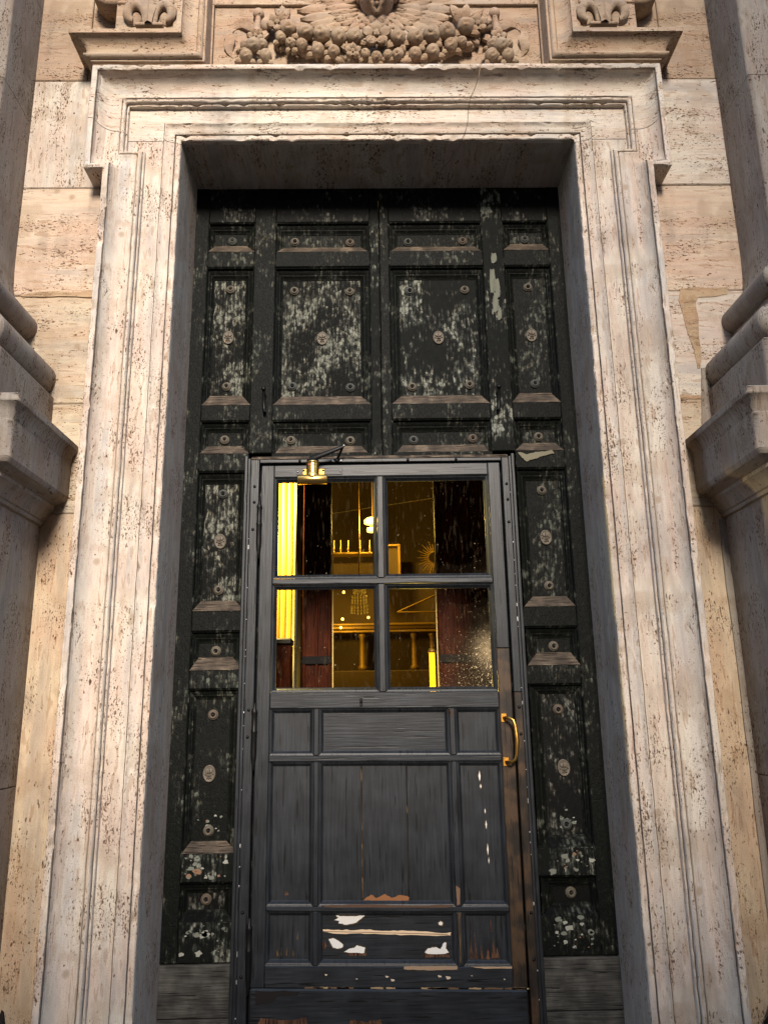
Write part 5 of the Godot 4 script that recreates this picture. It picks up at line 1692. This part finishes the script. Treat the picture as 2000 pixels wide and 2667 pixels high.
	for q in [[0.05, 0.20, 2.98, 3.0], [0.05, 0.20, 2.66, 2.68], [0.05, 0.075, 2.681, 2.979], [0.175, 0.20, 2.681, 2.979]]:
		b.span(q[0], q[1], q[2], q[3], -4.24, -3.9, 0.004)
	part(pc, "frame", b, gilt)
	b = new_mb()
	b.span(0.0755, 0.1745, 2.6815, 2.9785, -4.24, -3.95, 0.0)
	part(pc, "canvas", b, dim)
	# candles
	for qq in [[-0.387, "leftmost of five"], [-0.328, "second of five from the left"], [-0.262, "middle one of five"], [-0.158, "fourth of five from the left"], [-0.073, "rightmost of five"]]:
		var x: float = qq[0]
		var nth: String = qq[1]
		var cd := thing("altar_candle", "slim pale candle on the far shelf, %s" % nth, "candle", Vector3(x, 2.90, -3.82), "candles in a row on the far shelf")
		b = new_mb()
		b.lathe(PackedVector2Array([Vector2(0.0, 0.002), Vector2(0.0045, 0.002), Vector2(0.004, 0.12), Vector2(0.0, 0.122)]), Basis(Vector3(1, 0, 0), Vector3(0, 0, -1), Vector3(0, 1, 0)), Vector3(x, 2.90, -3.82), 8)
		part(cd, "wax", b, plain(Color(0.95, 0.85, 0.55), 0.6))
		b = new_mb()
		b.lathe(PackedVector2Array([Vector2(0.0, -0.02), Vector2(0.012, -0.018), Vector2(0.008, -0.004), Vector2(0.010, 0.0015), Vector2(0.0, 0.0018)]), Basis(Vector3(1, 0, 0), Vector3(0, 0, -1), Vector3(0, 1, 0)), Vector3(x, 2.90 + 0.022, -3.70), 10)
		part(cd, "holder", b, gilt)
	# lamps
	var glow := StandardMaterial3D.new()
	glow.albedo_color = Color(1, 0.9, 0.6)
	glow.emission_enabled = true
	glow.emission = Color(1.0, 0.80, 0.38)
	glow.emission_energy_multiplier = 1.5
	var cryst := plain(Color(0.85, 0.78, 0.55), 0.15)
	var lp := thing("hanging_lamp", "bright hanging nave lamp with glowing white shades in the upper left pane", "lamp", Vector3(-0.05, 3.05, -3.7))
	b = new_mb()
	b.lathe(PackedVector2Array([Vector2(0.0, 0.0), Vector2(0.07, 0.0), Vector2(0.075, 0.03), Vector2(0.05, 0.05), Vector2(0.0, 0.055)]), Basis(Vector3(1, 0, 0), Vector3(0, 0, -1), Vector3(0, 1, 0)), Vector3(-0.045, 3.115, -3.6), 18)
	part(lp, "lamp_shade", b, glow)
	b = new_mb()
	b.lathe(PackedVector2Array([Vector2(0.0, 0.0), Vector2(0.05, 0.0), Vector2(0.05, 0.03), Vector2(0.0, 0.032)]), Basis(Vector3(1, 0, 0), Vector3(0, 0, -1), Vector3(0, 1, 0)), Vector3(-0.045, 3.045, -3.6), 18)
	part(lp, "lamp_shade", b, glow)
	b = new_mb()
	b.tube(PackedVector3Array([Vector3(-0.045, 3.17, -3.6), Vector3(-0.045, 4.6, -3.6)]), PackedFloat32Array([0.006]), 6)
	part(lp, "rod", b, gilt)
	lamp_light(Vector3(-0.045, 3.09, -3.45), 0.7, warm, 0.1)
	# chandelier of glass drops
	var ch := thing("crystal_chandelier", "glass drop chandelier hanging behind the lower left pane", "chandelier", Vector3(-0.16, 2.33, -3.4))
	b = new_mb()
	for ring in [[0.035, 2.62], [0.05, 2.54], [0.062, 2.46], [0.07, 2.38]]:
		for i in 16:
			var a = TAU * i / 16.0 + ring[1] * 9.0
			for j in 3:
				b.ball(Vector3(-0.16 + cos(a) * ring[0], ring[1] - j * 0.024, -3.4 + sin(a) * ring[0]), Basis.from_scale(Vector3(0.0045, 0.009, 0.0045)), null, 6, 4)
	part(ch, "glass_drops", b, cryst)
	b = new_mb()
	b.tube(PackedVector3Array([Vector3(-0.16, 2.34, -3.4), Vector3(-0.16, 4.6, -3.4)]), PackedFloat32Array([0.006]), 6)
	part(ch, "rod", b, gilt)
	for q in [[-0.31, 2.32, "just above the altar cornice"], [-0.325, 2.247, "hanging under the altar cornice"], [-0.30, 2.55, "high up left of the glass drop chandelier"], [-0.09, 2.33, "low down right of the glass drop chandelier"]]:
		var lb := thing("light_bulb", "small glowing bulb %s" % q[2], "bulb", Vector3(q[0], q[1], -3.75), "small glowing bulbs by the altar")
		b = new_mb()
		b.ball(Vector3(q[0], q[1], -3.75), Basis.from_scale(Vector3.ONE * 0.012), null, 10, 8)
		part(lb, "glass_bulb", b, glow)
	lamp_light(Vector3(-0.318, 2.28, -3.62), 0.12, warm, 0.03)
	# tall yellow lit column, its brightness put in as its own glow
	var yl := thing("lit_yellow_column", "slim yellow lit column with its glow put in, at the edge of the right inner door", "lamp", Vector3(0.27, 0.12, -1.42))
	var yglow := StandardMaterial3D.new()
	yglow.albedo_color = Color(1, 0.85, 0.1)
	yglow.emission_enabled = true
	yglow.emission = Color(1.0, 0.72, 0.02)
	yglow.emission_energy_multiplier = 1.2
	b = new_mb()
	b.lathe(PackedVector2Array([Vector2(0.0, 0.0), Vector2(0.017, 0.0), Vector2(0.015, 0.62), Vector2(0.0, 0.62)]), Basis(Vector3(1, 0, 0), Vector3(0, 0, -1), Vector3(0, 1, 0)), Vector3(0.272, 1.24, -1.42), 14)
	part(yl, "glow_column", b, yglow)
	b = new_mb()
	b.lathe(PackedVector2Array([Vector2(0.0, 0.0), Vector2(0.08, 0.0), Vector2(0.08, 0.02), Vector2(0.012, 0.05), Vector2(0.012, 1.118), Vector2(0.0, 1.118)]), Basis(Vector3(1, 0, 0), Vector3(0, 0, -1), Vector3(0, 1, 0)), Vector3(0.272, 0.121, -1.42), 14)
	b.lathe(PackedVector2Array([Vector2(0.0, 0.0), Vector2(0.019, 0.0), Vector2(0.021, 0.012), Vector2(0.014, 0.022), Vector2(0.0, 0.024)]), Basis(Vector3(1, 0, 0), Vector3(0, 0, -1), Vector3(0, 1, 0)), Vector3(0.272, 1.861, -1.42), 14)
	part(yl, "stand", b, gilt)
	lamp_light(Vector3(0.20, 1.70, -1.62), 0.16, warm, 0.08)  # added light for the glowing column, which is no lamp
	# porch lantern above and to the left, which lights the pillar
	var ln2 := thing("porch_lantern", "hanging lantern that lights the yellow pillar inside the door", "lantern", Vector3(-0.78, 2.75, -0.95))
	b = new_mb()
	b.ball(Vector3(-0.74, 2.72, -1.08), Basis.from_scale(Vector3(0.06, 0.08, 0.06)), null, 16, 10)
	part(ln2, "lantern_globe", b, glow)
	b = new_mb()
	b.tube(PackedVector3Array([Vector3(-0.74, 2.805, -1.08), Vector3(-0.74, 4.6, -1.08)]), PackedFloat32Array([0.006]), 6)
	part(ln2, "rod", b, gilt)
	lamp_light(Vector3(-0.74, 2.72, -1.08), 1.5, Color(1.0, 0.90, 0.55), 0.05)
